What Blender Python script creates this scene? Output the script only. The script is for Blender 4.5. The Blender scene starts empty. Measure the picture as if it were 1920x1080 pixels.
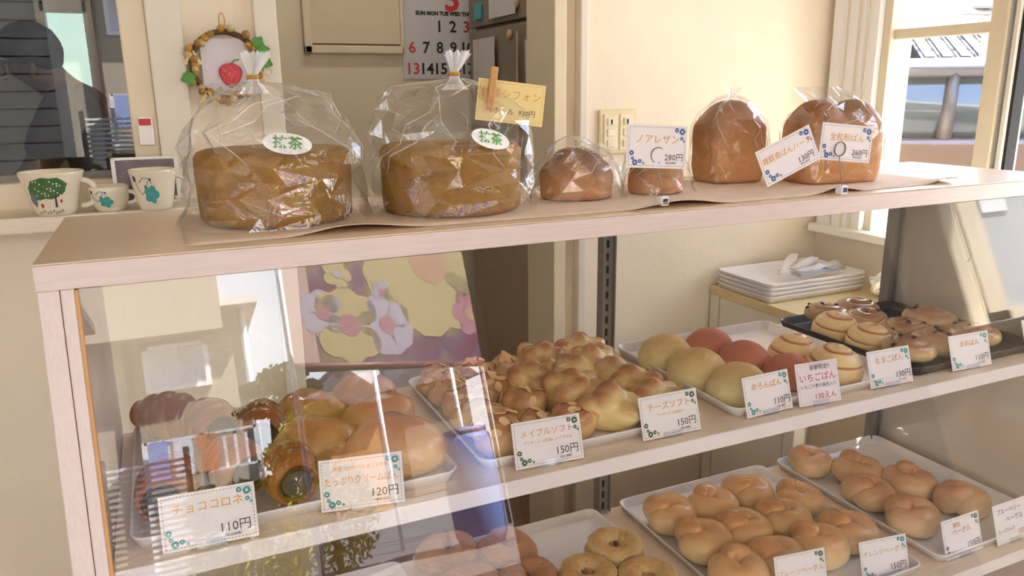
import bpy, bmesh, math, random
from mathutils import Vector, Matrix, noise
PI = math.pi
S = bpy.context.scene
C = S.collection

def lin(r, g, b):
    f = lambda v: (v/255/12.92) if v/255 <= .04045 else ((v/255+.055)/1.055)**2.4
    return (f(r), f(g), f(b), 1.0)

# ------------------------------------------------------------------ camera
YAW, PITCH, ROLL, FPX = math.radians(24.24), math.radians(14.22), math.radians(-.63), 1457.0
CAM = Vector((.1346, -.9527, 1.375))
fwd = Vector((math.sin(YAW)*math.cos(PITCH), math.cos(YAW)*math.cos(PITCH), -math.sin(PITCH)))
rt = Vector((math.cos(YAW), -math.sin(YAW), 0)); up = rt.cross(fwd)
r2 = rt*math.cos(ROLL)+up*math.sin(ROLL); u2 = -rt*math.sin(ROLL)+up*math.cos(ROLL)
cd = bpy.data.cameras.new('camera'); cam = bpy.data.objects.new('camera', cd); C.objects.link(cam)
cam.matrix_world = Matrix(((r2.x, u2.x, -fwd.x, CAM.x), (r2.y, u2.y, -fwd.y, CAM.y), (r2.z, u2.z, -fwd.z, CAM.z), (0, 0, 0, 1)))
cd.sensor_width = 36; cd.lens = FPX/1920*36; cd.clip_start = .02; cd.clip_end = 200
S.camera = cam

# ------------------------------------------------------------------ sky, sun, exposure
SKY, SUN, EXPOSURE = 1.0, 7.0, 3.45
w = bpy.data.worlds.new('sky'); S.world = w; w.use_nodes = True
nt = w.node_tree; bg = nt.nodes['Background']
tc = nt.nodes.new('ShaderNodeTexCoord'); sx = nt.nodes.new('ShaderNodeSeparateXYZ'); rp = nt.nodes.new('ShaderNodeValToRGB')
rp.color_ramp.elements[0].position = 0.0; rp.color_ramp.elements[0].color = (.93, .96, 1, 1)
rp.color_ramp.elements[1].position = .75; rp.color_ramp.elements[1].color = (.34, .52, .92, 1)
nt.links.new(tc.outputs['Generated'], sx.inputs[0]); nt.links.new(sx.outputs['Z'], rp.inputs[0]); nt.links.new(rp.outputs[0], bg.inputs[0])
bg.inputs[1].default_value = SKY
sd = bpy.data.lights.new('sun', 'SUN'); sun = bpy.data.objects.new('sun', sd); C.objects.link(sun)
sd.energy = SUN; sd.angle = .009; sd.color = (1, .965, .93)
sun.rotation_euler = (-Vector((.50, .30, .82))).to_track_quat('-Z', 'Y').to_euler()
sun.location = (6, 1, 10)
S.view_settings.view_transform = 'Standard'; S.view_settings.look = 'None'; S.view_settings.gamma = 1
S.view_settings.use_curve_mapping = False; S.view_settings.exposure = EXPOSURE
S.cycles.transparent_max_bounces = 32; S.cycles.max_bounces = 12; S.cycles.diffuse_bounces = 6

# ------------------------------------------------------------------ pixel helpers (photo taken as 1920x1080)
def ray(x, y): return r2*((x-960)/FPX) - u2*((y-540)/FPX) + fwd
def onZ(x, y, v): r = ray(x, y); return CAM+r*((v-CAM.z)/r.z)
def onY(x, y, v): r = ray(x, y); return CAM+r*((v-CAM.y)/r.y)
def onX(x, y, v): r = ray(x, y); return CAM+r*((v-CAM.x)/r.x)
SLANT = math.radians(13.3); GN = Vector((0, -math.cos(SLANT), math.sin(SLANT))); GP = Vector((0, .004, 1.17))
def glassY(z): return GP.y-(GP.z-z)*math.tan(SLANT)
def mirY(x, y, v):           # where a mirrored point in the slanted pane stands, at depth Y=v in the street
    r = ray(x, y); H = CAM+r*((GP-CAM).dot(GN)/r.dot(GN)); d = r-2*r.dot(GN)*GN
    return H+d*((v-H.y)/d.y)

# ------------------------------------------------------------------ materials
MATS = {}
def nodes(name):
    m = bpy.data.materials.new(name); m.use_nodes = True; MATS[name] = m
    return m, m.node_tree, m.node_tree.nodes, m.node_tree.links
def mat(name, col, rough=.5, var=.0, scale=8, bump=0, bscale=40, metal=0, coat=0, spec=.5, stretch=None, sheen=0, sss=0, coord='Object', emit=0):
    if name in MATS: return MATS[name]
    m, t, N, L = nodes(name); b = N['Principled BSDF']
    b.inputs['Roughness'].default_value = rough; b.inputs['Metallic'].default_value = metal
    b.inputs['Coat Weight'].default_value = coat; b.inputs['Coat Roughness'].default_value = .08
    b.inputs['Specular IOR Level'].default_value = spec
    b.inputs['Base Color'].default_value = col
    if emit: b.inputs['Emission Color'].default_value = col; b.inputs['Emission Strength'].default_value = emit
    if var or bump:
        tcn = N.new('ShaderNodeTexCoord'); mp = N.new('ShaderNodeMapping'); L.new(tcn.outputs[coord], mp.inputs[0])
        if stretch: mp.inputs['Scale'].default_value = stretch
    if var:
        n = N.new('ShaderNodeTexNoise'); n.inputs['Scale'].default_value = scale; n.inputs['Detail'].default_value = 6; L.new(mp.outputs[0], n.inputs[0])
        r = N.new('ShaderNodeValToRGB'); r.color_ramp.elements[0].position = .3; r.color_ramp.elements[1].position = .7
        r.color_ramp.elements[0].color = tuple(c*(1-var) for c in col[:3])+(1,); r.color_ramp.elements[1].color = tuple(min(1, c*(1+var)) for c in col[:3])+(1,)
        L.new(n.outputs['Fac'], r.inputs[0]); L.new(r.outputs[0], b.inputs['Base Color'])
    if bump:
        n2 = N.new('ShaderNodeTexNoise'); n2.inputs['Scale'].default_value = bscale; n2.inputs['Detail'].default_value = 4; n2.inputs['Distortion'].default_value = 1.2
        L.new(mp.outputs[0], n2.inputs[0]); bp = N.new('ShaderNodeBump'); bp.inputs['Strength'].default_value = bump; bp.inputs['Distance'].default_value = .004
        L.new(n2.outputs['Fac'], bp.inputs['Height']); L.new(bp.outputs[0], b.inputs['Normal'])
    return m
def sheet(name, f0=.04, rough=0.0, tint=(1, 1, 1, 1), haze=0, bump=0, bscale=30):
    """thin clear sheet: straight-through transmission plus Schlick reflection on each face"""
    m, t, N, L = nodes(name); N.remove(N['Principled BSDF']); out = N['Material Output']
    g = N.new('ShaderNodeNewGeometry'); dt = N.new('ShaderNodeVectorMath'); dt.operation = 'DOT_PRODUCT'
    nrm = g.outputs['Normal']
    gl = N.new('ShaderNodeBsdfGlossy'); gl.inputs['Roughness'].default_value = rough
    if bump:
        tcn = N.new('ShaderNodeTexCoord'); n2 = N.new('ShaderNodeTexNoise'); n2.inputs['Scale'].default_value = bscale; n2.inputs['Detail'].default_value = 3; n2.inputs['Distortion'].default_value = 2
        L.new(tcn.outputs['Object'], n2.inputs[0]); bp = N.new('ShaderNodeBump'); bp.inputs['Strength'].default_value = bump; bp.inputs['Distance'].default_value = .01
        L.new(n2.outputs['Fac'], bp.inputs['Height']); nrm = bp.outputs[0]; L.new(nrm, gl.inputs['Normal'])
    L.new(nrm, dt.inputs[0]); L.new(g.outputs['Incoming'], dt.inputs[1])
    def ma(op, a, bb):
        n = N.new('ShaderNodeMath'); n.operation = op
        for i, v in enumerate((a, bb)):
            if v is None: continue
            if isinstance(v, (int, float)): n.inputs[i].default_value = v
            else: L.new(v, n.inputs[i])
        return n.outputs[0]
    c = ma('ABSOLUTE', dt.outputs['Value'], None); c = ma('SUBTRACT', 1.0, c); c = ma('POWER', c, 5.0); c = ma('MULTIPLY', c, 1-f0); c = ma('ADD', c, f0)
    tr = N.new('ShaderNodeBsdfTransparent'); tr.inputs[0].default_value = tint
    mx = N.new('ShaderNodeMixShader'); base = tr.outputs[0]
    if haze:
        df = N.new('ShaderNodeBsdfDiffuse'); df.inputs[0].default_value = (.9, .9, .9, 1)
        mh = N.new('ShaderNodeMixShader'); mh.inputs[0].default_value = haze; L.new(tr.outputs[0], mh.inputs[1]); L.new(df.outputs[0], mh.inputs[2]); base = mh.outputs[0]
    L.new(c, mx.inputs[0]); L.new(base, mx.inputs[1]); L.new(gl.outputs[0], mx.inputs[2]); L.new(mx.outputs[0], out.inputs[0])
    return m
def crust(name, pale, brown, lo=.25, hi=.95, rough=.42, coat=.0, speck=.25, nscale=3.0, fine=.12, tone=False, bump=.25):
    """baked crust: pale at the foot, browned by the oven towards the crown, mottled"""
    m, t, N, L = nodes(name); b = N['Principled BSDF']; b.inputs['Roughness'].default_value = rough
    b.inputs['Coat Weight'].default_value = coat; b.inputs['Coat Roughness'].default_value = .15
    b.inputs['Subsurface Weight'].default_value = 0
    tcn = N.new('ShaderNodeTexCoord'); sp = N.new('ShaderNodeSeparateXYZ'); L.new(tcn.outputs['Generated'], sp.inputs[0])
    oi = N.new('ShaderNodeObjectInfo')
    ad = N.new('ShaderNodeVectorMath'); ad.operation = 'ADD'; L.new(tcn.outputs['Generated'], ad.inputs[0]); L.new(oi.outputs['Location'], ad.inputs[1])
    n = N.new('ShaderNodeTexNoise'); n.inputs['Scale'].default_value = nscale; n.inputs['Detail'].default_value = 5; L.new(ad.outputs[0], n.inputs[0])
    a = N.new('ShaderNodeMath'); a.operation = 'MULTIPLY_ADD'; a.inputs[1].default_value = speck*2; L.new(n.outputs['Fac'], a.inputs[0]); L.new(sp.outputs['Z'], a.inputs[2])
    src = a.outputs[0]
    if tone:
        at = N.new('ShaderNodeAttribute'); at.attribute_name = 'tone'; a2 = N.new('ShaderNodeMath'); a2.operation = 'ADD'; L.new(src, a2.inputs[0]); L.new(at.outputs['Fac'], a2.inputs[1]); src = a2.outputs[0]
    mr = N.new('ShaderNodeMapRange'); mr.inputs[1].default_value = lo+speck; mr.inputs[2].default_value = hi+speck; L.new(src, mr.inputs[0])
    r = N.new('ShaderNodeValToRGB'); r.color_ramp.elements[0].color = pale; r.color_ramp.elements[1].color = brown
    mid = r.color_ramp.elements.new(.5); mid.color = tuple((p*.5+q*.5) for p, q in zip(pale, brown))
    L.new(mr.outputs[0], r.inputs[0]); L.new(r.outputs[0], b.inputs['Base Color'])
    n2 = N.new('ShaderNodeTexNoise'); n2.inputs['Scale'].default_value = 14; n2.inputs['Detail'].default_value = 4; L.new(ad.outputs[0], n2.inputs[0])
    bp = N.new('ShaderNodeBump'); bp.inputs['Strength'].default_value = bump; bp.inputs['Distance'].default_value = .004; L.new(n2.outputs['Fac'], bp.inputs['Height']); L.new(bp.outputs[0], b.inputs['Normal'])
    return m

M = {}
def wallmat(name, col): return mat(name, col, .75, .03, 3, .30, 26)
M['wall'] = wallmat('embossed_wallpaper', lin(236, 224, 202))
M['kwall'] = mat('kitchen_paint', lin(214, 202, 178), .6, .03, 4)
M['white'] = mat('white_paint', lin(226, 219, 204), .45, .02, 5)
M['alu'] = mat('cream_aluminium', lin(226, 212, 184), .4, .03, 6)
M['laminate'] = mat('pale_laminate', lin(220, 202, 196), .38, .045, 7, .05, 60, stretch=(3, 40, 40))
M['laminate_v'] = mat('pale_laminate_upright', lin(220, 202, 196), .38, .045, 7, .05, 60, stretch=(60, 60, 2))
M['oak'] = mat('pale_wood_top', lin(220, 196, 166), .30, .07, 6, .06, 50, stretch=(2, 60, 60))
M['shelfwhite'] = mat('white_shelf', lin(240, 230, 230), .35, .03, 6)
M['steel'] = mat('dull_steel', lin(150, 146, 140), .42, .05, 12, metal=.6)
M['dark'] = mat('dark_slot', lin(30, 28, 26), .7)
M['glass'] = sheet('window_glass', .04)
M['caseglass'] = sheet('case_glass', .042, tint=(.97, .975, .97, 1))
M['tint'] = sheet('frosted_glass', .04, tint=(.27, .31, .275, 1), haze=.06)
M['bag'] = sheet('cellophane', .10, .03, haze=.02, bump=.18, bscale=22)
M['bunched'] = sheet('bunched_cellophane', .10, .12, haze=.42)
M['clear'] = sheet('clear_plastic', .05, .05, tint=(.96, .97, 1, 1), haze=.10)
M['milky'] = sheet('milky_plastic', .06, .08, haze=.38)
M['paper'] = mat('card_paper', lin(242, 235, 238), .6, .01, 9)
M['pinkpaper'] = mat('card_paper_pink', lin(240, 228, 236), .6)
M['yellowpaper'] = mat('card_paper_yellow', lin(248, 226, 158), .6)
M['liner'] = mat('linen_paper', lin(216, 194, 172), .8, .04, 30, .1, 120)
M['enamel'] = mat('white_enamel', lin(236, 232, 234), .25, .03, 5, coat=.3)
M['darktray'] = mat('dark_baking_tin', lin(70, 64, 58), .35, .1, 8, metal=.5)
M['ceramic'] = mat('cream_ceramic', lin(232, 222, 200), .22, .01, 9, coat=.4)
for k, v in dict(teal=(70, 160, 160), blue=(70, 110, 170), navy=(50, 60, 90), green=(70, 110, 60), orange=(226, 160, 80), brown=(74, 60, 56), red=(196, 60, 60), pink=(214, 70, 120), purple=(110, 80, 150), yellow=(226, 190, 70), grey=(130, 126, 120), black=(32, 30, 30), leafgreen=(86, 150, 60), gold=(190, 140, 50), wood=(206, 150, 90), skin=(92, 60, 46), white2=(240, 240, 240), twig=(96, 70, 40), nut=(158, 120, 62), choco=(66, 48, 44), sheetgrey=(170, 168, 172), tan=(196, 160, 122)).items():
    M[k] = mat('ink_'+k, lin(*v), .65 if k == 'choco' else .5, .06 if k in ('twig', 'nut', 'wood', 'choco') else 0, 30)
M['chiffon'] = mat('matcha_sponge', lin(150, 106, 22), .8, .2, 60, .35, 150)
M['chiffon_cut'] = mat('matcha_sponge_side', lin(158, 116, 40), .85, .14, 40, .4, 120)
M['loaf'] = crust('loaf_crust', lin(206, 146, 84), lin(134, 78, 36), .3, 1.0, .5, nscale=4, speck=.3)
M['rye'] = crust('walnut_crust', lin(190, 136, 86), lin(120, 70, 38), .2, .9, .6, nscale=5, speck=.4, bump=.5)
M['cream_bun'] = crust('cream_bun_crust', lin(236, 197, 133), lin(200, 137, 86), .15, .9, .25, coat=.35)
M['cornet'] = crust('cornet_crust', lin(220, 156, 78), lin(150, 80, 34), .1, .9, .22, coat=.4, tone=True)
M['maple'] = crust('maple_crust', lin(240, 202, 143), lin(189, 129, 85), .3, 1.05, .22, coat=.4, nscale=4, tone=True)
M['cheese'] = crust('cheese_roll_crust', lin(246, 222, 160), lin(179, 121, 75), .45, 1.05, .35, coat=.15, nscale=4, tone=True)
M['melon'] = crust('melon_crust', lin(238, 221, 167), lin(214, 171, 110), .40, 1.05, .65, nscale=4, speck=.35)
M['berry'] = crust('strawberry_crust', lin(212, 140, 112), lin(188, 110, 86), .2, 1.2, .7, nscale=5)
M['swirl'] = crust('swirl_crust', lin(249, 219, 162), lin(192, 125, 80), .75, 1.7, .35, coat=.15, tone=True)
M['danish'] = crust('bean_roll_crust', lin(233, 200, 143), lin(165, 118, 85), .25, .9, .28, coat=.3, nscale=4)
M['bagel'] = crust('bagel_crust', lin(244, 221, 171), lin(213, 153, 96), .25, .95, .32, coat=.2, nscale=3)
M['wholebagel'] = crust('brown_bagel_crust', lin(242, 212, 165), lin(203, 144, 99), .25, .95, .35, coat=.15, nscale=3)
M['sugarbagel'] = crust('sugared_bagel_crust', lin(219, 182, 136), lin(187, 133, 91), .1, .9, .5, nscale=6, speck=.4, bump=.6)
M['cheesetop'] = crust('melted_cheese', lin(243, 219, 155), lin(216, 165, 104), .3, 1.0, .4, nscale=6, speck=.45, bump=.8)
M['almond'] = mat('almond_slice', lin(238, 200, 146), .5, .08, 40)
M['flour'] = mat('flour', lin(226, 206, 178), .9, .1, 60)

# ------------------------------------------------------------------ object helpers
def put(o, parent=None):
    C.objects.link(o)
    if parent: o.parent = parent
    return o
def mesh(name, vs, fs, m, parent=None, smooth=False, loc=None):
    me = bpy.data.meshes.new(name); me.from_pydata([tuple(v) for v in vs], [], fs); me.update()
    if smooth: me.polygons.foreach_set('use_smooth', [True]*len(me.polygons))
    me.materials.append(m); o = bpy.data.objects.new(name, me)
    if loc: o.location = loc
    return put(o, parent)
def frombm(name, bm, m, parent=None, smooth=False, loc=None):
    me = bpy.data.meshes.new(name); bm.normal_update(); bm.to_mesh(me); bm.free()
    if smooth: me.polygons.foreach_set('use_smooth', [True]*len(me.polygons))
    me.materials.append(m); o = bpy.data.objects.new(name, me)
    if loc: o.location = loc
    return put(o, parent)
def tag(o, label, cat, group=None):
    o['label'] = label; o['category'] = cat
    if group: o['group'] = group
    return o
def thing(name, label, cat, loc=(0, 0, 0), rz=0, group=None):
    o = bpy.data.objects.new(name, None); o.empty_display_size = .02; o.location = loc; o.rotation_euler = (0, 0, rz)
    return tag(put(o), label, cat, group)
def struct(o): o['kind'] = 'structure'; return o
def bbox(bm, x0, x1, y0, y1, z0, z1):
    v = [bm.verts.new(p) for p in ((x0, y0, z0), (x1, y0, z0), (x1, y1, z0), (x0, y1, z0), (x0, y0, z1), (x1, y0, z1), (x1, y1, z1), (x0, y1, z1))]
    for f in ((0, 3, 2, 1), (4, 5, 6, 7), (0, 1, 5, 4), (1, 2, 6, 5), (2, 3, 7, 6), (3, 0, 4, 7)): bm.faces.new([v[i] for i in f])
def box(name, b, m, parent=None, bevel=0, loc=None):
    bm = bmesh.new()
    for q in (b if isinstance(b[0], (tuple, list)) else [b]): bbox(bm, *q)
    if bevel: bmesh.ops.bevel(bm, geom=bm.edges[:], offset=bevel, segments=2, affect='EDGES', profile=.6)
    return frombm(name, bm, m, parent, False, loc)
def lathe(name, prof, m, parent=None, seg=40, loc=None, smooth=True, closed=False):
    vs, fs = [], []
    for r, z in prof:
        for i in range(seg): a = 2*PI*i/seg; vs.append((r*math.cos(a), r*math.sin(a), z))
    n = len(prof)
    for j in range(n if closed else n-1):
        for i in range(seg):
            k = (i+1) % seg; jj = (j+1) % n; fs.append((j*seg+i, j*seg+k, jj*seg+k, jj*seg+i))
    if not closed:
        if prof[0][0] > 1e-5: fs.append(tuple(range(seg-1, -1, -1)))
        if prof[-1][0] > 1e-5: fs.append(tuple((n-1)*seg+i for i in range(seg)))
    return mesh(name, vs, fs, m, parent, smooth, loc)
def tube_data(path, rad, seg=8, caps=True):
    path = [Vector(p) for p in path]; n = len(path); rad = rad if isinstance(rad, (list, tuple)) else [rad]*n
    vs, fs = [], []; pu = None
    for i, p in enumerate(path):
        t = (path[min(i+1, n-1)]-path[max(i-1, 0)]).normalized()
        if pu is None: pu = t.orthogonal().normalized()
        a = (pu-t*pu.dot(t)).normalized(); b = t.cross(a); pu = a
        for k in range(seg): q = 2*PI*k/seg; vs.append(p+(a*math.cos(q)+b*math.sin(q))*rad[i])
    for i in range(n-1):
        for k in range(seg): l = (k+1) % seg; fs.append((i*seg+k, i*seg+l, (i+1)*seg+l, (i+1)*seg+k))
    if caps: fs.append(tuple(range(seg-1, -1, -1))); fs.append(tuple((n-1)*seg+k for k in range(seg)))
    return vs, fs
def tube(name, path, rad, m, parent=None, seg=8, loc=None): v, f = tube_data(path, rad, seg); return mesh(name, v, f, m, parent, True, loc)
def grid_sphere(fn, nu=32, nv=16):
    vs, fs = [], []
    for j in range(nv+1):
        ph = -PI/2+PI*j/nv
        for i in range(nu): th = 2*PI*i/nu; vs.append(fn(th, ph))
    for j in range(nv):
        for i in range(nu): k = (i+1) % nu; fs.append((j*nu+i, j*nu+k, (j+1)*nu+k, (j+1)*nu+i))
    return vs, fs
def meshdata(name, vs, fs, m, smooth=True, tone=None):
    me = bpy.data.meshes.new(name); me.from_pydata([tuple(v) for v in vs], [], fs); me.update()
    if smooth: me.polygons.foreach_set('use_smooth', [True]*len(me.polygons))
    if tone:
        a = me.attributes.new('tone', 'FLOAT', 'POINT'); a.data.foreach_set('value', tone)
    me.materials.append(m); return me
def child(name, me, parent, loc=(0, 0, 0), rot=(0, 0, 0), sc=1):
    o = bpy.data.objects.new(name, me); put(o, parent); o.location = loc; o.rotation_euler = rot; o.scale = (sc, sc, sc) if isinstance(sc, (int, float)) else sc
    return o
def copy_tree(o, parent=None):
    c = o.copy(); C.objects.link(c); c.parent = parent
    for ch in list(o.children): copy_tree(ch, c)
    return c
TXT = {}
def textmesh(body, size, m, align='CENTER', bold=0, shear=0):
    key = (body, round(size, 5), m.name, align, bold)
    if key in TXT: return TXT[key]
    cu = bpy.data.curves.new('lettering', 'FONT'); cu.body = body; cu.size = size; cu.align_x = align; cu.align_y = 'CENTER'; cu.resolution_u = 2; cu.offset = bold; cu.shear = shear
    o = bpy.data.objects.new('lettering', cu); C.objects.link(o); bpy.context.view_layer.update()
    me = bpy.data.meshes.new_from_object(o.evaluated_get(bpy.context.evaluated_depsgraph_get()))
    bpy.data.objects.remove(o); me.materials.clear(); me.materials.append(m); TXT[key] = me; return me
def text(body, size, m, parent, loc, rot=(0, 0, 0), align='CENTER', bold=0, name='lettering', width=None):
    me = textmesh(body, size, m, align, bold); o = child(name, me, parent, loc, rot)
    if width and len(me.vertices):
        xs = [v.co.x for v in me.vertices]; ww = max(xs)-min(xs)
        if ww > width: o.scale = (width/ww, 1, 1)
    return o

# ------------------------------------------------------------------ the room
ZT = 1.20; YW = .95; XR = 2.1; CEIL = 2.5
Z1, Z2 = .85, .49
struct(box('floor', (-2.4, 2.2, -.7, 3.3, -.06, 0), mat('floor_boards', lin(140, 100, 72), .5, .1, 5, stretch=(1, 12, 1))))
struct(box('ceiling', (-2.4, 2.9, -3.6, 4.7, CEIL, CEIL+.15), M['white']))  # front and rear overhangs are unseen, lengthened to cut daylight and sun
struct(box('added_shade_canopy', (2.9, 8.5, -3.6, -.95, CEIL, CEIL+.15), M['white']))  # unseen slab added to shade the ground and wall below it
DX0, DX1 = .415, 1.116
wb = struct(box('wall_back', [(-2.3, -1.3, YW, YW+.12, 0, CEIL), (-1.3, .145, YW, YW+.12, 0, 1.13), (-1.3, .145, YW, YW+.12, 2.1, CEIL), (.145, DX0-.05, YW, YW+.12, 0, CEIL),
     (DX0-.05, DX1+.09, YW, YW+.12, 2.08, CEIL), (DX1+.09, XR+.12, YW, YW+.12, 0, CEIL)], M['wall']))
struct(box('wall_right', [(XR, XR+.12, .76, YW, 0, CEIL), (XR, XR+.12, -.55, .76, 0, .93), (XR, XR+.12, -.55, .76, 2.1, CEIL), (XR, XR+.12, -.7, -.55, 0, CEIL)], M['wall']))
struct(box('added_wall_left', (-1.6, -1.48, -3.6, YW, 0, CEIL), M['wall']))  # unseen wall added to shut out daylight from the left
struct(box('added_wall_front', (1.70, 8.4, -3.2, -3.05, 0, CEIL), mat('grey_render', lin(70, 66, 62), .85, .04, 3)))  # unseen dark wall added to keep bright sky out of the glass reflection
struct(box('wall_kitchen_left', (-2.4, -2.3, YW, 3.3, 0, CEIL), M['kwall']))
kw = [onY(74, 8, 3.2), onY(184, 180, 3.2)]
struct(box('wall_kitchen_back', [(-2.4, kw[0].x, 3.2, 3.3, 0, CEIL), (kw[0].x, kw[1].x, 3.2, 3.3, 0, kw[1].z-.05), (kw[0].x, kw[1].x, 3.2, 3.3, kw[0].z, CEIL), (kw[1].x, .6, 3.2, 3.3, 0, CEIL)], mat('kitchen_tile', lin(150, 146, 140), .5, .05, 4)))
struct(box('wall_kitchen_partition', [(.5, 2.3, 2.1, 2.2, 0, CEIL), (.5, .6, 2.2, 3.2, 0, CEIL)], M['kwall']))
struct(box('wall_kitchen_right', (2.1, 2.22, YW+.12, 2.1, 0, CEIL), M['kwall']))
# kitchen window at the far end
kf = struct(box('window_3', [(kw[0].x-.02, kw[0].x+.015, 3.17, 3.25, kw[1].z-.06, kw[0].z+.02), (kw[1].x-.015, kw[1].x+.02, 3.17, 3.25, kw[1].z-.06, kw[0].z+.02), (kw[0].x, kw[1].x, 3.17, 3.25, kw[0].z-.03, kw[0].z+.02), (kw[0].x, kw[1].x, 3.17, 3.25, kw[1].z-.06, kw[1].z-.03)], M['white']))
box('pane', (kw[0].x+.01, kw[1].x-.01, 3.2, 3.204, kw[1].z-.05, kw[0].z-.02), M['tint'], kf)

# left window into the kitchen, with frame and a sill
w1 = bpy.data.objects.new('window_1', None); put(w1); w1.location = (0, 0, 0); struct(w1)
box('window_frame', [(-1.3, .145, YW-.012, YW+.09, 1.13, 1.20), (.093, .145, YW-.012, YW+.09, 1.20, 2.1), (-1.3, -1.25, YW-.012, YW+.09, 1.20, 2.1), (-1.3, .145, YW-.012, YW+.09, 2.06, 2.1)], M['alu'], w1, .004)
box('window_casing', [(.145, .215, YW-.02, YW, 1.147, 2.15)], M['white'], w1, .004)
box('sash', [(-.62, -.58, YW+.02, YW+.05, 1.20, 2.06), (-1.25, .093, YW+.02, YW+.05, 1.195, 1.215)], M['grey'], w1, .002)
box('pane', (-1.25, .093, YW+.034, YW+.038, 1.21, 2.06), M['glass'], w1)
lk = box('latch', [(.105, .135, YW-.026, YW-.012, 1.27, 1.33)], M['paper'], w1, .003)
box('sticker', (.108, .132, YW-.0275, YW-.026, 1.312, 1.326), M['red'], lk)
struct(box('trim_1', (-1.4, .36, .80, YW+.01, 1.115, 1.147), mat('sill_board', lin(226, 214, 192), .4, .04, 6, stretch=(2, 30, 30)), None, .004))

# doorway casing
d = bpy.data.objects.new('trim_2', None); put(d); struct(d)
box('jamb', (DX0-.05, DX0, YW-.015, YW+.14, 0, 2.08), M['white'], d, .003)
box('jamb', (DX1, DX1+.036, YW-.012, YW+.16, 0, 2.08), M['alu'], d, .003)
box('jamb', (DX1+.036, DX1+.075, YW+.012, YW+.13, 0, 2.08), M['alu'], d, .003)
box('casing', (DX1+.075, DX1+.10, YW-.018, YW+.13, 0, 2.08), M['white'], d, .004)
box('head', (DX0, DX1, YW-.015, YW+.14, 2.03, 2.08), M['white'], d, .003)

# right window: jamb with grooves, outer sash, glass, transom
w2 = bpy.data.objects.new('window_2', None); put(w2); struct(w2)
box('jamb', [(XR-.03, XR+.09, .755, .925, .93, 2.12)], M['white2'], w2, .004)
for k, yy in enumerate((.785, .82, .862)):
    box('groove', (XR-.034, XR-.029, yy, yy+.006, .95, 2.1), mat('groove_gap', lin(222, 212, 194), .7), w2)
for k, yy in enumerate((.80, .88)):
    box('bead', (XR-.033, XR-.029, yy, yy+.008, .95, 2.1), M['white2'], w2, .002)
box('stile', (XR-.01, XR+.06, .728, .755, .93, 2.12), M['alu'], w2, .004)
box('stile', (XR-.02, XR+.05, .378, .424, .93, 2.12), M['alu'], w2, .004)
box('gasket', (XR-.006, XR+.03, .364, .371, .93, 2.12), M['dark'], w2)
box('stile', (XR-.016, XR+.05, .352, .364, .93, 2.12), M['white'], w2, .002)
box('gasket', (XR-.006, XR+.03, .344, .352, .93, 2.12), M['dark'], w2)
box('stile', (XR-.01, XR+.05, -.56, -.50, .93, 2.12), M['alu'], w2, .004)
box('transom', (XR+.005, XR+.045, .42, .73, 1.507, 1.535), M['alu'], w2, .003)
box('head', (XR-.01, XR+.09, -.55, .76, 2.06, 2.12), M['alu'], w2, .003)
box('pane', (XR+.02, XR+.024, .42, .73, .95, 2.07), M['glass'], w2)
box('pane', (XR+.034, XR+.038, -.5, .345, .95, 2.07), M['glass'], w2)
box('window_sill', (XR-.06, XR+.12, -.55, .93, .925, .95), mat('white_sill', lin(240, 236, 226), .3), w2, .004)

# light switch on the back wall
t = thing('switch_plate', 'cream two-gang light switch plate on the wallpapered wall', 'switch', (1.318, YW, 1.262))
box('plate', (-.06, .06, -.010, -.0005, -.062, .060), mat('cream_plastic', lin(226, 210, 168), .35), t, .004)
for gx in (-.026, .026):
    box('insert', (gx-.022, gx+.022, -.013, -.008, -.05, .048), mat('ivory_plastic', lin(234, 222, 192), .35), t, .002)
    for k in range(3):
        s = box('rocker', (gx-.011, gx+.011, -.016, -.012, -.042+k*.03, -.022+k*.03), M['ceramic'], t, .002)
        if k == 2: box('indicator', (gx-.002, gx+.003, -.0168, -.0155, -.039+k*.03, -.026+k*.03), M['dark'], s)

# ------------------------------------------------------------------ display case
dc = thing('display_case', 'pale laminate bakery case with two shelves and slanting front glass', 'display case', (0, 0, 0))
CX1 = 1.785; CB = .371
def prism(name, poly, x0, x1, m, parent):
    n = len(poly); vs = [(x0, y, z) for y, z in poly]+[(x1, y, z) for y, z in poly]
    fs = [tuple(range(n))[::-1], tuple(range(n, 2*n))]+[(i, (i+1) % n, n+(i+1) % n, n+i) for i in range(n)]
    o = mesh(name, vs, fs, m, parent); bm = bmesh.new(); bm.from_mesh(o.data); bmesh.ops.recalc_face_normals(bm, faces=bm.faces[:]); bmesh.ops.bevel(bm, geom=bm.edges[:], offset=.0012, segments=1, affect='EDGES'); bm.to_mesh(o.data); bm.free(); return o
tb = box('top_board', (0, CX1+.004, .0012, CB, 1.170, ZT-.002), M['laminate'], dc, .001)
box('top_veneer', (.0, CX1+.004, .0, CB, ZT-.002, ZT), M['oak'], tb, .0006)
box('edge_band', (.0, CX1+.004, -.0012, .0012, 1.1702, ZT-.0022), M['laminate'], tb)
fy = lambda z: -(1.17-z)*math.tan(SLANT)
prof = [(0.0, 1.17), (CB, 1.17), (CB, .0), (fy(.33), .0), (fy(.33), .33)]
prism('side_panel', prof, .0, .0215, M['laminate_v'], dc)
prism('side_panel', prof, .0223, .036, M['laminate_v'], dc)
pm, pt_, PN, PL = nodes('polished_panel'); pb = PN['Principled BSDF']; pb.inputs['Base Color'].default_value = lin(222, 212, 198); pb.inputs['Roughness'].default_value = .5
gl_ = PN.new('ShaderNodeBsdfGlossy'); gl_.inputs['Roughness'].default_value = .02; gl_.inputs[0].default_value = (.8, .8, .72, 1); mx_ = PN.new('ShaderNodeMixShader'); mx_.inputs[0].default_value = .30
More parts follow.
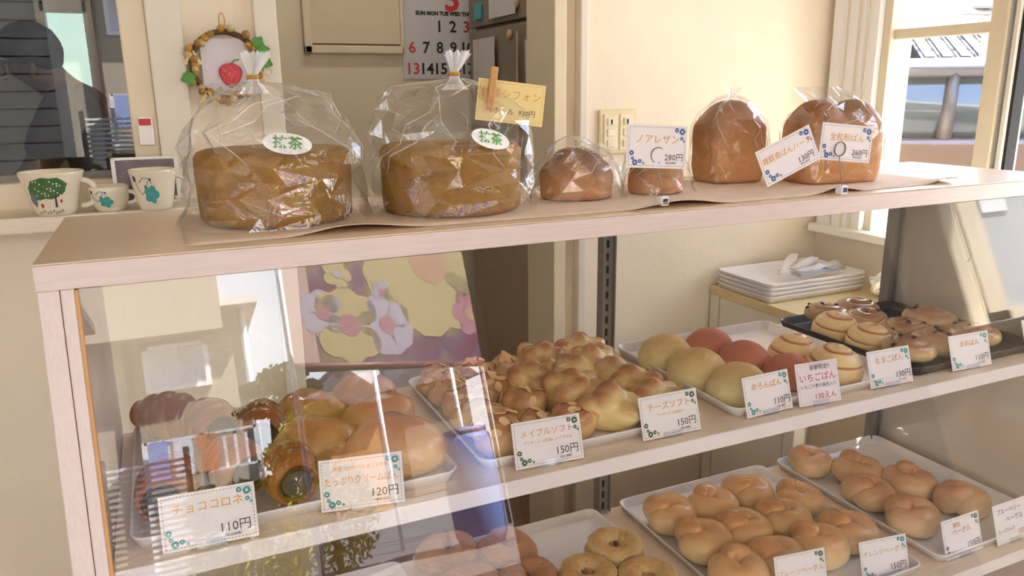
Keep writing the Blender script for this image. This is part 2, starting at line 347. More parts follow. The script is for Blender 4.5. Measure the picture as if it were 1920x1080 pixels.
PL.new(pb.outputs[0], mx_.inputs[1]); PL.new(gl_.outputs[0], mx_.inputs[2]); PL.new(mx_.outputs[0], PN['Material Output'].inputs[0])
rp_ = prism('side_panel', prof, 1.757, CX1, pm, dc)
for (yy, zz) in ((.17, .735), (-.02, .735), (.17, 1.0)):
    tube('shelf_pin', [(1.756, yy, zz), (1.748, yy, zz)], .004, M['steel'], dc)
box('bottom_board', (.036, 1.757, fy(.33)+.01, CB-.01, .30, .33), M['laminate'], dc)
box('kick_panel', (.036, 1.757, fy(.33)+.006, fy(.33)+.024, 0, .30), M['laminate'], dc)
for z, yf in ((Z1, -.060), (Z2, -.130)):
    sh = box('shelf', (.037, 1.756, yf, .352, z-.025, z), M['shelfwhite'], dc, .0015)
    box('shelf_top', (.038, 1.755, yf+.0015, .351, z-.001, z+.0004), mat('tan_shelf_top', lin(230, 210, 188), .4, .05, 6, stretch=(2, 40, 40)), sh)
    for xx in (.30, .93, 1.30): tube('shelf_clip', [(xx, yf+.10, z-.0255), (xx, yf+.10, z-.042)], .004, M['clear'], sh)
# uprights with slots
slot_me = meshdata('slot', *(lambda b: ([(v.co.x, v.co.y, v.co.z) for v in b.verts], [[v.index for v in f.verts] for f in b.faces]))((lambda b: (bbox(b, -.0025, .0025, -.001, .001, -.0075, .0075), b.verts.index_update(), b)[2])(bmesh.new())), M['dark'], False)
for ux in (.917, 1.722):
    u = box('upright', [(ux, ux+.030, .352, .354, .30, 1.17), (ux, ux+.003, .342, .366, .30, 1.17), (ux+.027, ux+.030, .342, .366, .30, 1.17)], M['steel'], dc, .0006)
    if ux < 1 and ux > .5:
        for k in range(32): child('slot', slot_me, u, (ux+.015, .3515, .345+k*.0262))
box('back_rail', (.036, 1.757, .352, .366, 1.150, 1.17), M['laminate'], dc)
# slanting front pane, held between the side panels
g0, g1 = 1.168, .332
gv = [(x, glassY(z)+dy, z) for dy in (0, .005) for z in (g0, g1) for x in (.0362, 1.7568)]
fg = mesh('front_glass', gv, [(0, 1, 3, 2), (4, 6, 7, 5), (0, 4, 5, 1), (2, 3, 7, 6), (0, 2, 6, 4), (1, 5, 7, 3)], M['caseglass'], dc)
mesh('glass_edge_trim', [(x, glassY(z)+dy, z) for dy in (-.004, .007) for z in (g0, g1) for x in (.0362, .0395)], [(0, 1, 3, 2), (4, 6, 7, 5), (0, 4, 5, 1), (2, 3, 7, 6), (0, 2, 6, 4), (1, 5, 7, 3)], M['wood'], dc)

# paper liner lying on the top board, its front edge lifted in waves
tg = thing('paper_liner', 'long beige paper liner with a wavy front edge under the bagged cakes and loaves', 'paper liner', (0, 0, ZT))
vs, fs = [], []; nx, ny = 150, 10
for i in range(nx+1):
    X = .155+(1.50-.155)*i/nx
    y0 = .026+.008*math.sin(X*5); 
    for j in range(ny+1):
        v = j/ny; edge = max(0, 1-v*5)
        lift = .0012+edge*.010*max(0, math.sin(X*17+.6+1.2*math.sin(X*5)))**2
        vs.append((X+ (0.03*v if i == nx else 0), y0+v*(.30-y0), lift))
for i in range(nx):
    for j in range(ny): a = i*(ny+1)+j; fs.append((a, a+ny+1, a+ny+2, a+1))
lo = mesh('paper_sheet', vs, fs, M['liner'], tg, True); sm = lo.modifiers.new('thick', 'SOLIDIFY'); sm.thickness = .0008

# ------------------------------------------------------------------ trays
def rrect(wd, dp, r, n=5):
    pts = []
    for cx, cy, a0 in ((wd/2-r, dp/2-r, 0), (-wd/2+r, dp/2-r, PI/2), (-wd/2+r, -dp/2+r, PI), (wd/2-r, -dp/2+r, 1.5*PI)):
        for k in range(n+1): a = a0+PI/2*k/n; pts.append((cx+r*math.cos(a), cy+r*math.sin(a)))
    return pts
def tray(label, x0, x1, y0, y1, z, m, h=.019, group=None, rz=0, base=None):
    wd, dp = x1-x0, y1-y0; t = thing('baking_tray', label, 'tray', ((x0+x1)/2, (y0+y1)/2, z), rz, group)
    loops = [(-.018, .0), (-.012, .0006), (-.006, h*.55), (-.004, h-.002), (-.002, h), (.0, h-.001), (.0005, h-.004), (-.002, h-.005), (-.005, h*.5), (-.0105, .0016), (-.018, .0025)]
    # outer shell goes up outside, inner comes down inside
    L_ = [(-.013, 0), (-.008, .001), (-.002, h-.004), (.0, h-.001), (-.001, h), (-.004, h-.0005), (-.010, .0025), (-.016, .0015)]
    vs, fs = [], []; n = 24
    for off, zz in L_:
        for px, py in rrect(wd+2*off, dp+2*off, max(.006, .022+off)): vs.append((px, py, zz))
    for j in range(len(L_)-1):
        for i in range(n): k = (i+1) % n; fs.append((j*n+i, j*n+k, (j+1)*n+k, (j+1)*n+i))
    o = mesh('pan', vs, fs, m, t, True)
    e = len(L_)-1
    mesh('pan_floor', [vs[e*n+i] for i in range(n)]+[vs[i] for i in range(n)], [tuple(range(n)), tuple(range(2*n-1, n-1, -1))], base or m, t)
    return t
tray('white enamel tray of chocolate cornets and cream buns', .055, .470, -.030, .338, Z1, M['enamel'])
tray('white enamel tray of maple and cheese rolls', .503, .895, -.022, .345, Z1, M['enamel'])
tray('white enamel tray of melon, strawberry and swirled buns', .945, 1.345, -.030, .345, Z1, M['enamel'])
tray('dark tin tray of bean rolls on the upper shelf', 1.372, 1.735, -.026, .343, Z1, M['darktray'])
tray('empty white tray on the lower shelf beside the sugared bagels', .09, .472, -.06, .338, Z2, M['enamel'])
tray('white tray of sugared and cheese-topped bagels', .495, .905, -.08, .345, Z2, M['enamel'])
tray('white tray of plain twisted bagels', .962, 1.362, -.10, .348, Z2, M['enamel'])
tray('white tray of brown bagels against the side panel', 1.405, 1.742, -.10, .35, Z2, M['enamel'])

# ------------------------------------------------------------------ breads
def dome(rx, ry, rz, seed=0, rough=.05, sq=1.0, groove=None, nu=36, nv=16, foot=.30):
    R = random.Random(seed); off = Vector((R.random()*50, R.random()*50, R.random()*50)); tone = []
    def fn(th, ph):
        c, s = math.cos(ph), math.sin(ph); d = Vector((c*math.cos(th), c*math.sin(th), s))
        k = 1+rough*noise.noise(d*1.6+off)+rough*.4*noise.noise(d*4+off); tn = 0
        if groove and s > 0:
            rho = math.acos(min(1, s))/(PI/2); q = (rho*groove[0]-th/(2*PI)) % 1.0
            g = math.exp(-((q-.5)/.085)**2)*min(1, (1-rho)*6); k -= groove[1]*g; tn = 1.4*g
        tone.append(tn)
        cz = abs(s)**sq*(1 if s > 0 else -1)
        z = cz*rz*k if s > 0 else max(cz*rz, -foot*rz)
        return Vector((d.x*rx*k, d.y*ry*k, z+foot*rz))
    v, f = grid_sphere(fn, nu, nv); return v, f, tone
def lobed(rx, ry, rz, seed, nl=7, amp=.22):
    R = random.Random(seed); off = Vector((R.random()*50,)*3)
    lob = []; tone = []
    for i in range(nl):
        a = 2*PI*i/nl+R.uniform(-.35, .35); e = R.uniform(.15, .9); lob.append((Vector((math.cos(a)*math.cos(e), math.sin(a)*math.cos(e), math.sin(e))), R.uniform(.7, 1.1)))
    lob.append((Vector((R.uniform(-.2, .2), R.uniform(-.2, .2), 1)).normalized(), .8))
    def fn(th, ph):
        c, s = math.cos(ph), math.sin(ph); d = Vector((c*math.cos(th), c*math.sin(th), s))
        b = max(w_*math.exp(-(1-d.dot(l))*11) for l, w_ in lob); tone.append(.55*b-.25)
        k = .80+amp*1.6*b+.05*noise.noise(d*3+off)
        return Vector((d.x*rx*k, d.y*ry*k, max(s*rz*k, -.3*rz)+.3*rz))
    v, f = grid_sphere(fn, 44, 24); return v, f, tone
def ring(R0, r0, turns=1.18, seed=0, tip=.45, zs=.92, seg=14, n=52, fold=True):
    """rolled dough bent into a closed ring; its tapered end is laid over the start, tip up"""
    R = random.Random(seed); path, rad = [], []; t0 = 1/turns*.90
    for i in range(n+1):
        u = i/n; a = u*turns*2*PI+.4; over = max(0, u-t0)/(1-t0)
        q = R0*(1+.06*math.sin(a*2+seed))*(1-(.62 if fold else .2)*over)
        path.append((q*math.cos(a), q*math.sin(a), r0*zs+math.sin(over*PI*.55)*r0*(.95 if fold else .3)))
        e = min(1, u*6+.3)*(1-(1-tip)*over**1.3)*(1 if u < .985 else .55)
        rad.append(r0*e*(1+.06*math.sin(a*3+seed)))
    v, f = tube_data(path, rad, seg); v = [Vector((p.x, p.y, max(p.z, .001))) for p in v]; return v, f
def cone_roll(L_=.100, R0=.036, seed=0):
    vs, fs, tone = [], [], []; nu, nv = 28, 44
    for j in range(nv+1):
        t_ = j/nv; R_ = R0*(.30+.72*math.sin(PI*(.10+.66*t_)))*(1 if t_ < .94 else 1-(t_-.94)*3)
        for i in range(nu):
            a = 2*PI*i/nu; g = abs(math.sin(PI*(t_*3.4-a/(2*PI)))); k = .86+.18*g**.5
            vs.append((R_*k*math.cos(a), -L_*t_+L_/2, R_*k*math.sin(a)+R0)); tone.append(.25*g)
    for j in range(nv):
        for i in range(nu): k = (i+1) % nu; fs.append((j*nu+i, j*nu+k, (j+1)*nu+k, (j+1)*nu+i))
    fs.append(tuple(range(nu))); fs.append(tuple(nv*nu+i for i in range(nu-1, -1, -1)))
    return vs, fs, tone
# place: pixel of the middle of the bread, the shelf it stands on, half height
def spot(px, py, zs, hz): p = onZ(px, py, zs+hz); return Vector((p.x, p.y, zs))
UP, LOW = Z1+.0028, Z2+.0028
# chocolate cornets
cm = [meshdata('cornet', *cone_roll(.100, .037, k)[:2], M['cornet'], True, cone_roll(.100, .037, k)[2]) for k in range(1)]
def filling_me():
    def fn(th, ph): c, s = math.cos(ph), math.sin(ph); return Vector((.0200*c*math.cos(th), -.005*s if s > 0 else 0, .0200*c*math.sin(th)))
    return meshdata('filling', *grid_sphere(fn, 20, 8), M['choco'])
fil = filling_me()
QUEUE = []
def cornet_at(o, it): child('dough_spiral', cm[0], o); child('chocolate_filling', fil, o, (0, -.0500, .037))
for (px, py, rz, lb) in ((392, 790, .25, 'chocolate cornet at the back of its tray with dark filling showing'), (528, 805, -.15, 'chocolate cornet beside the cream buns, round filled end facing out'), (548, 900, .05, 'chocolate cornet next to the 120 yen card, filled end facing out'), (318, 782, .9, 'glossy chocolate cornet lying sideways at the back corner of its tray'), (410, 880, .3, 'chocolate cornet half hidden by the 110 yen cornet card'), (300, 905, -.2, 'chocolate cornet peeping out beside the edge of the 110 yen cornet card')):
    QUEUE.append(dict(name='chocolate_cornet', label=lb, cat='bread', group='chocolate cornets', p=spot(px, py, UP, .037), rz=rz, s=1.0, r=.044, build=cornet_at, z=0, me=None))
# cream buns
def bread(name, label, cat, group, m, pts, maker, zs, hz, nvar=3, jitter=.25, extra=None, size=1.0, r=.05, own=()):
    mes = []
    for k in range(nvar):
        d_ = maker(k); mes.append(meshdata(name, d_[0], d_[1], m, True, d_[2] if len(d_) > 2 else None))
    for i, q in enumerate(pts):
        R = random.Random(i*7+len(label)); s_ = size*(q[3] if len(q) > 3 else 1)
        QUEUE.append(dict(name=name, label=own[i] if i < len(own) and own[i] else label, cat=cat, group=group, p=spot(q[0], q[1], zs, hz), rz=q[2], s=s_, r=r*s_, z=q[4] if len(q) > 4 else 0, me=mes[i % nvar], i=i,
                          build=(lambda o, it, e=extra: (child('crust', it['me'], o), e(o, it['i'], it['me']))) if extra else None))
TRAYX = {UP: ((.066, .460), (.513, .885), (.955, 1.335), (1.382, 1.727)), LOW: ((.10, .465), (.505, .895), (.972, 1.352), (1.415, 1.734))}
def bake():
    for it in QUEUE:
        it['tr'] = min(TRAYX[UP if it['p'].z > .6 else LOW], key=lambda t_: abs((t_[0]+t_[1])/2-it['p'].x))
    def clamp(it):
        p = it['p']; lo = (-.008 if p.z > .6 else -.040)+it['r']; p.y = min(max(p.y, lo), .335-it['r']*.8); p.x = min(max(p.x, it['tr'][0]+it['r']*.85), it['tr'][1]-it['r']*.85)
    for it in QUEUE: clamp(it)
    for _ in range(60):
        for a in range(len(QUEUE)):
            for b in range(a):
                A_, B_ = QUEUE[a], QUEUE[b]
                if A_['p'].z != B_['p'].z: continue
                d_ = A_['p']-B_['p']; L_ = d_.length; want = (A_['r']+B_['r'])*.95
                if L_ < want:
                    d_ = d_/L_ if L_ > 1e-6 else Vector((1, 0, 0)); A_['p'] += d_*(want-L_)*.25; B_['p'] -= d_*(want-L_)*.25
        for it in QUEUE: clamp(it)
    for it in QUEUE:
        if it['build']: o = thing(it['name'], it['label'], it['cat'], it['p'], it['rz'], it['group'])
        else: o = tag(put(bpy.data.objects.new(it['name'], it['me'])), it['label'], it['cat'], it['group']); o.location = it['p']; o.rotation_euler = (0, 0, it['rz'])
        o.location.z += it['z']; o.scale = (it['s'],)*3
        if it['build']: it['build'](o, it)
bread('cream_bun', 'glossy golden cream bun on the tray behind the 120 yen card', 'bread', 'cream buns on the first tray', M['cream_bun'],
      [(795, 850, -.3, 1.28), (645, 835, .2, 1.15), (740, 770, .1, 1.1), (690, 730, .4, 1.05), (615, 755, -.2, 1.0)],
      lambda k: dome(.058, .046, .043, 10+k, .10), UP, .026, 3, r=.053, own=('largest golden cream bun, at the tray corner beside the maple roll tray', 'golden cream bun right behind the 120 yen card', 'golden cream bun in the middle of the cream buns', 'golden cream bun at the back of the tray, farthest from the cards', 'golden cream bun touching the row of chocolate cornets'))
# maple rolls with almond slices
def almond_me():
    vs = [(.0098*math.cos(2*PI*i/10), .0064*math.sin(2*PI*i/10), z) for z in (0, .0012) for i in range(10)]
    return meshdata('almond_slice', vs, [tuple(range(9, -1, -1)), tuple(range(10, 20))]+[(i, (i+1) % 10, 10+(i+1) % 10, 10+i) for i in range(10)], M['almond'], False)
alm = almond_me()
def scatter(me, n, seed, zmin=.5):
    R = random.Random(seed); ps = [p for p in me.polygons if p.normal.z > zmin]; return [R.choice(ps) for _ in range(n)]
def add_almonds(o, i, me):
    for k, p in enumerate(scatter(me, 15, i*13, .25)):
        c_ = child('almond_slice', alm, o, p.center+p.normal*.0012); c_.rotation_euler = (p.normal.to_track_quat('Z', 'X').to_matrix() @ Matrix.Rotation(k*1.3, 3, 'Z')).to_euler()
bread('maple_roll', 'knobbly maple roll scattered with almond slices', 'bread', 'maple rolls with almonds', M['maple'],
      [(800, 685, .3, .95), (905, 680, 1, .95), (850, 715, 2, .95), (955, 720, .5, .95), (810, 740, 1.4, .95), (890, 765, .2, 1), (985, 770, 1.1, 1.0), (850, 800, 2.2, 1), (930, 815, .9, 1), (1045, 790, .4, .9), (1000, 815, 1.6, .95)],
      lambda k: lobed(.052, .045, .040, 30+k), UP, .03, 3, extra=add_almonds, r=.053, own=('almond-strewn maple roll at the back tray corner on the cream bun side', 0, 0, 0, 0, 0, 0, 0, 'almond-strewn maple roll right behind the 150 yen maple card', 'almond-strewn maple roll touching the front cheese rolls'))
bread('cheese_roll', 'knobbly golden cheese roll browned on top, no almonds', 'bread', 'cheese rolls beside the maple rolls', M['cheese'],
      [(1045, 660, .2, 1.0, .006), (1045, 695, 1.2, 1.05), (1130, 690, .6, .95), (1190, 690, 2, .95), (1095, 730, 1.5, 1.05), (1175, 735, .1, 1), (1235, 735, 2.4, 1), (1135, 770, .8, 1.1), (1215, 775, 1.9, 1.1), (1275, 760, .5, .95)],
      lambda k: lobed(.056, .048, .045, 50+k, 6, .30), UP, .03, 3, r=.055, own=('cheese roll at the very back of the tray next to the maple rolls', 0, 0, 0, 0, 0, 0, 'cheese roll in the front row between the maple and cheese cards', 0, 'cheese roll at the tray corner behind the edge of the cheese roll card'))
bread('melon_bun', 'pale yellow melon bun with a crackled dome', 'bread', 'melon buns', M['melon'],
      [(1250, 662, 0, 1.0), (1315, 692, 1, 1.02), (1390, 722, 2, 1.02)], lambda k: dome(.055, .055, .046, 70+k, .04), UP, .026, 2, own=('pale melon bun at the back, beside the slotted upright', 'melon bun between the two other melon buns', 'melon bun behind the 110 yen melon bun card'))
bread('strawberry_bun', 'pinkish red strawberry bun with a matt dome', 'bread', 'strawberry buns', M['berry'],
      [(1330, 645, 0, 1.0), (1405, 672, 1, 1.0), (1475, 690, 2, .95)], lambda k: dome(.050, .050, .044, 80+k, .03), UP, .025, 2, own=('pinkish red strawberry bun at the back, touching two melon buns', 'pinkish red strawberry bun in the middle of the strawberry row', 'pinkish red strawberry bun behind the handwritten pink card'))
bread('swirl_bun', 'golden bun with a brown spiral line on its dome', 'bread', 'swirled buns', M['swirl'],
      [(1492, 655, .4, 1.0), (1565, 637, 1.2, 1.05), (1573, 688, 2.2, 1.12), (1635, 658, .2, 1.0)], lambda k: dome(.047, .047, .042, 90+k, .03, groove=(2.4, .07), nu=64, nv=72), UP, .024, 2, own=('swirled golden bun touching the strawberry buns', 'swirled golden bun at the back of its tray', 'largest swirled golden bun, between the pink card and the 130 yen egg bun card', 'swirled golden bun beside the dark tin of bean rolls'))
def raisin_me():
    def fn(th, ph): c, s = math.cos(ph), math.sin(ph); return Vector((.0055*c*math.cos(th), .0045*c*math.sin(th), .004*s))
    return meshdata('bean', *grid_sphere(fn, 10, 6), M['choco'])
rme = raisin_me()
def coil(k):
    v, f = [], []
    path, rad = [], []
    for i in range(60):
        u = i/59; a = u*4.2*PI+k; q = .008+.036*u; path.append((q*math.cos(a), q*math.sin(a), .024+.016*(1-u))); rad.append(.0165*min(1, u*6+.5)*min(1, (1-u)*9+.35))
    v, f = tube_data(path, rad, 12); return [Vector((p.x, p.y, max(.001, p.z))) for p in v], f
def add_beans(o, i, me):
    for k, p in enumerate(scatter(me, 6, i*17+3, .45)): child('bean', rme, o, p.center, (k, .3, k*2))
bread('bean_roll', 'glossy coiled bean roll dotted with dark beans on the dark tin', 'bread', 'bean rolls', M['danish'],
      [(1552, 603, .3, .95), (1628, 597, 1, .95), (1640, 622, 2, .95), (1705, 622, .5, 1.1), (1760, 640, 1.4, 1.0), (1745, 668, 2.6, 1.05), (1690, 655, .9, 1.0), (1800, 660, 1.9, .95)], coil, UP, .026, 3, extra=add_beans, own=('bean roll at the back corner of the dark tin, next to the swirled buns', 0, 0, 0, 0, 'bean roll at the front edge of the dark tin, between two cards', 0, 'bean roll right behind the 110 yen bean roll card'))
# lower shelf
def sprinkle_me(m):
    def fn(th, ph): c, s = math.cos(ph), math.sin(ph); return Vector((.0017*c*math.cos(th), .0017*c*math.sin(th), .0014*s))
    return meshdata('crumb', *grid_sphere(fn, 6, 4), m)
bread('sugared_bagel', 'brown bagel crusted with sugar crumbs', 'bread', 'sugared bagels', M['sugarbagel'],
      [(838, 1045, .3, 1.08), (948, 1043, 1.2, 1.05), (872, 1088, 2, 1.05), (985, 1090, .6, 1.05)], lambda k: ring(.030, .0290, 1.10, k, .6, fold=False), LOW, .027, 2, r=.054, own=('sugared brown bagel at the back, beside the empty tray', 'sugared brown bagel at the back, in the middle of its tray', 'sugared brown bagel in the front row beside the empty tray', 'sugared brown bagel in the front row beside the cheese bagels'))
def cheese_cap(o, i, me):
    R = random.Random(i); vs, fs = [], []; n, mm = 30, 8
    for j in range(mm+1):
        q = .012+.040*j/mm
        for k in range(n):
            a = 2*PI*k/n; rr = q*(1+.12*noise.noise(Vector((math.cos(a)*2, math.sin(a)*2, i*3+j*.3))))
            z = .0265+.0265*math.sqrt(max(0, 1-((min(rr, .058)-.034)/.0272)**2))+.003+.003*noise.noise(Vector((rr*120, a*3, i)))
            vs.append((rr*math.cos(a), rr*math.sin(a), z))
    for j in range(mm):
        for k in range(n): l = (k+1) % n; fs.append((j*n+k, (j+1)*n+k, (j+1)*n+l, j*n+l))
    mesh('melted_cheese', vs, fs, M['cheesetop'], o, True)
bread('cheese_bagel', 'bagel with a bubbled yellow layer of melted cheese', 'bread', 'cheese-topped bagels', M['bagel'],
      [(1155, 1040, .2, 1.0), (1115, 1085, 1.0, 1.0), (1225, 1085, 1.8, 1.0)], lambda k: ring(.034, .0265, 1.05, k, .8, fold=False), LOW, .027, 2, extra=cheese_cap, r=.056, own=('cheese-topped bagel at the back of the three', 'cheese-topped bagel touching the sugared bagels', 'cheese-topped bagel beside the twisted bagel tray'))
bread('twisted_bagel', 'smooth golden bagel with an overlapped pointed end', 'bread', 'plain twisted bagels', M['bagel'],
      [(1275, 985, 2.2, 1.06), (1340, 1035, 1.9, 1.08), (1425, 940, 2.5, 1.04), (1397, 990, 1.2, 1.02), (1500, 985, 2.0, 1.06), (1540, 955, 1.5, 1.02), (1455, 1043, 2.4, 1.05), (1392, 1080, .8, 1.05), (1612, 1005, 2.1, 1.06), (1550, 1045, 1.6, 1.08), (1490, 1085, 2.3, 1.05)], lambda k: ring(.0265, .0285, 1.24, k, .30), LOW, .027, 3, r=.0535, own=('twisted bagel farthest back on the tray edge facing the cheese bagels', 0, 'twisted bagel at the very back of its tray', 0, 0, 'twisted bagel at the back on the brown bagel side', 0, 0, 'twisted bagel at the tray edge behind the orange bagel card'))
bread('brown_bagel', 'light brown knotted bagel on the tray nearest the side panel', 'bread', 'brown bagels', M['wholebagel'],
      [(1522, 870, 2.2, 1.0), (1592, 900, 1.0, 1.04), (1665, 938, 2.4, 1.04), (1735, 922, .4, 1.05), (1735, 983, 1.8, 1.08), (1820, 955, 2.9, 1.06)], lambda k: ring(.0265, .0275, 1.20, k+5, .45), LOW, .026, 3, r=.0535, own=('brown knotted bagel at the far back corner of its tray', 'brown knotted bagel second from the back along the tray edge', 'brown knotted bagel in the middle of its row along the tray edge', 'brown knotted bagel with a wide split, away from the tray edge', 'brown knotted bagel behind the 150 yen brown bagel card', 'brown knotted bagel behind the purple lettered card'))

bake()

# ------------------------------------------------------------------ price cards
clover_cache = {}
def clover_data(cx, cy, r, rot, vs, fs):
    for k in range(4):
        a = rot+k*PI/2
        for s_ in (-1, 1):
            q = a+s_*.32; ox, oy = cx+math.cos(q)*r*.62, cy+math.sin(q)*r*.62; b0 = len(vs)
            for i in range(7): t_ = 2*PI*i/7; vs.append((ox+math.cos(t_)*r*.36, oy+math.sin(t_)*r*.36, 0))
            fs.append(tuple(range(b0, b0+7)))
def card_face(root, wd, ht, m, decor='teal', border='grey', clovers=True):
    bm = bmesh.new(); bbox(bm, -wd/2, wd/2, 0, ht, -.0010, 0); frombm('card_board', bm, m, root)
    z = .0003
    vs, fs = [], []
    def dash(x0, y0, x1, y1):
        n = int(math.hypot(x1-x0, y1-y0)/.004); dx, dy = (x1-x0)/n, (y1-y0)/n
        for i in range(n):
            ax, ay = x0+dx*i, y0+dy*i; bx_, by_ = ax+dx*.55, ay+dy*.55; nx_, ny_ = (-dy, dx); l = math.hypot(nx_, ny_); nx_, ny_ = nx_/l*.0004, ny_/l*.0004
            b0 = len(vs); vs.extend([(ax-nx_, ay-ny_, z), (bx_-nx_, by_-ny_, z), (bx_+nx_, by_+ny_, z), (ax+nx_, ay+ny_, z)]); fs.append((b0, b0+1, b0+2, b0+3))
    e = .0035
    dash(-wd/2+e, e, wd/2-e, e); dash(-wd/2+e, ht-e, wd/2-e, ht-e); dash(-wd/2+e, e, -wd/2+e, ht-e); dash(wd/2-e, e, wd/2-e, ht-e)
    mesh('stitched_border', vs, fs, M[border], root)['kind'] = 'stuff'
    if clovers:
        vs, fs = [], []
        for cx, cy, r in ((wd/2-.009, ht-.009, .0052), (wd/2-.018, ht-.007, .0036), (wd/2-.009, ht-.019, .003), (wd/2-.005, ht-.023, .002),
                          (-wd/2+.008, .022, .004), (-wd/2+.010, .014, .0028), (-wd/2+.014, .008, .0048), (-wd/2+.022, .010, .0034), (-wd/2+.028, .007, .002)):
            clover_data(cx, cy, r, cx*200, vs, fs)
        mesh('clover_print', [(v[0], v[1], z+.0001) for v in vs], fs, M[decor], root)['kind'] = 'stuff'
def card(label, bl, br, zs, wd, ht, lines, m=None, lean=.30, decor='teal', stand=True, **kw):
    a, b = onZ(*bl, zs+.003), onZ(*br, zs+.003); u = (b-a); u.z = 0; u.normalize(); mid = (a+b)/2
    back = Vector((-u.y, u.x, 0)); upv = Vector((0, 0, math.cos(lean)))+back*math.sin(lean); n = u.cross(upv)
    root = thing('price_card', label, 'price card', mid, 0, None)
    root.matrix_world = Matrix(((u.x, upv.x, n.x, mid.x), (u.y, upv.y, n.y, mid.y), (u.z, upv.z, n.z, mid.z), (0, 0, 0, 1)))
    card_face(root, wd, ht, m or M['paper'], decor, **kw)
    for i, (s_, x, y, size, ink, al) in enumerate(lines):
        o = text(s_, size, M[ink], root, (x, y, .0006), align=al, width=wd-.012 if al == 'CENTER' else None)
    if stand:
        bm = bmesh.new(); bbox(bm, -.017, .017, -.0025, .0075, .0012, .0022); bbox(bm, -.017, .017, -.0025, -.001, -.018, .0022); frombm('clear_stand', bm, M['clear'], root)
    return root
W, H = .107, .066
def std(name, price, sub=None, dy=0, two=None):
    l = [(name, 0.0, .047, .0135 if len(name) < 7 else .0120, 'orange', 'CENTER'), (price, .047, .0170, .0150, 'brown', 'RIGHT'), ('（税込価格）', .038, .0075, .0042, 'brown', 'RIGHT')]
    if sub: l.append((sub, 0, .0345, .0055, 'orange', 'CENTER'))
    if two: l.append((two, -.004, .0285, .0055, 'orange', 'CENTER'))
    return l
card('white clover card for chocolate cornets priced 110 yen', (305, 1040), (487, 1003), Z1, .108, H, std('チョココロネ', '110円'), decor='teal')
l2 = std('たっぷりクリームぱん', '120円'); l2[0] = ('たっぷりクリームぱん', 0, .036, .0125, 'orange', 'CENTER'); l2.append(('国産 こだわりたまごと牛乳', 0, .052, .0058, 'orange', 'CENTER'))
card('white clover card for cream buns priced 120 yen', (603, 962), (760, 940), Z1, W, H, l2, decor='teal')
card('white clover card for maple rolls priced 150 yen', (968, 882), (1095, 858), Z1, W, H, std('メイプルソフト', '150円', 'ブリオッシュ生地にメイプルの', '甘い香り'), decor='green')
card('white clover card for cheese rolls priced 150 yen', (1205, 828), (1316, 804), Z1, W, H, std('チーズソフト', '150円', 'ブリオッシュ生地の', 'チーズ'), decor='green')
card('white clover card for melon buns priced 110 yen', (1398, 786), (1490, 763), Z1, .100, H, std('めろんぱん', '110円'), decor='teal')
card('pinkish handwritten card for strawberry buns priced 130 yen', (1499, 764), (1578, 750), Z1, .088, .072, [('季節限定!!', .006, .062, .0095, 'black', 'CENTER'), ('いちごぱん', 0, .045, .0155, 'pink', 'CENTER'), ('いちごの香り果肉入り', 0, .031, .0075, 'navy', 'CENTER'), ('130えん', .036, .013, .0135, 'red', 'RIGHT')], M['pinkpaper'], clovers=False, border='pinkline' if 'pinkline' in M else 'sheetgrey')
card('white clover card for swirled egg buns priced 130 yen', (1632, 730), (1714, 714), Z1, .101, H, std('たまごぱん', '130円'), decor='teal')
card('white clover card for bean rolls priced 110 yen', (1784, 697), (1862, 682), Z1, .104, H, std('まめぱん', '110円'), decor='teal')
card('white clover card standing beyond the bean roll card on the upper shelf', (1915, 664), (1995, 647), Z1, .104, H, std('あんぱん', '110円'), decor='teal')
card('white clover card for orange bagels priced 150 yen', (1617, 1092), (1707, 1072), Z2, .105, .072, std('オレンジベーグル', '150円'), decor='teal')
l3 = std('ベーグル', '150円'); l3.append(('雑穀', -.012, .060, .0105, 'orange', 'CENTER'))
card('white clover card for brown bagels priced 150 yen', (1776, 1052), (1842, 1028), Z2, .105, .075, l3, decor='green')
card('white handwritten card with purple blueberry bagel lettering', (1870, 1025), (1935, 1000), Z2, .105, .078, [('ブルーベリー', -.006, .062, .0125, 'purple', 'CENTER'), ('ベーグル', .008, .044, .0135, 'purple', 'CENTER'), ('たっぷり入り', -.020, .024, .0085, 'navy', 'CENTER'), ('100円', .046, .014, .0135, 'red', 'RIGHT')], M['paper'], clovers=False, border='sheetgrey')
card('white clover card low in front of the twisted bagel tray', (1464, 1130), (1550, 1111), Z2, .105, .080, std('プレーンベーグル', '150円'), decor='green')

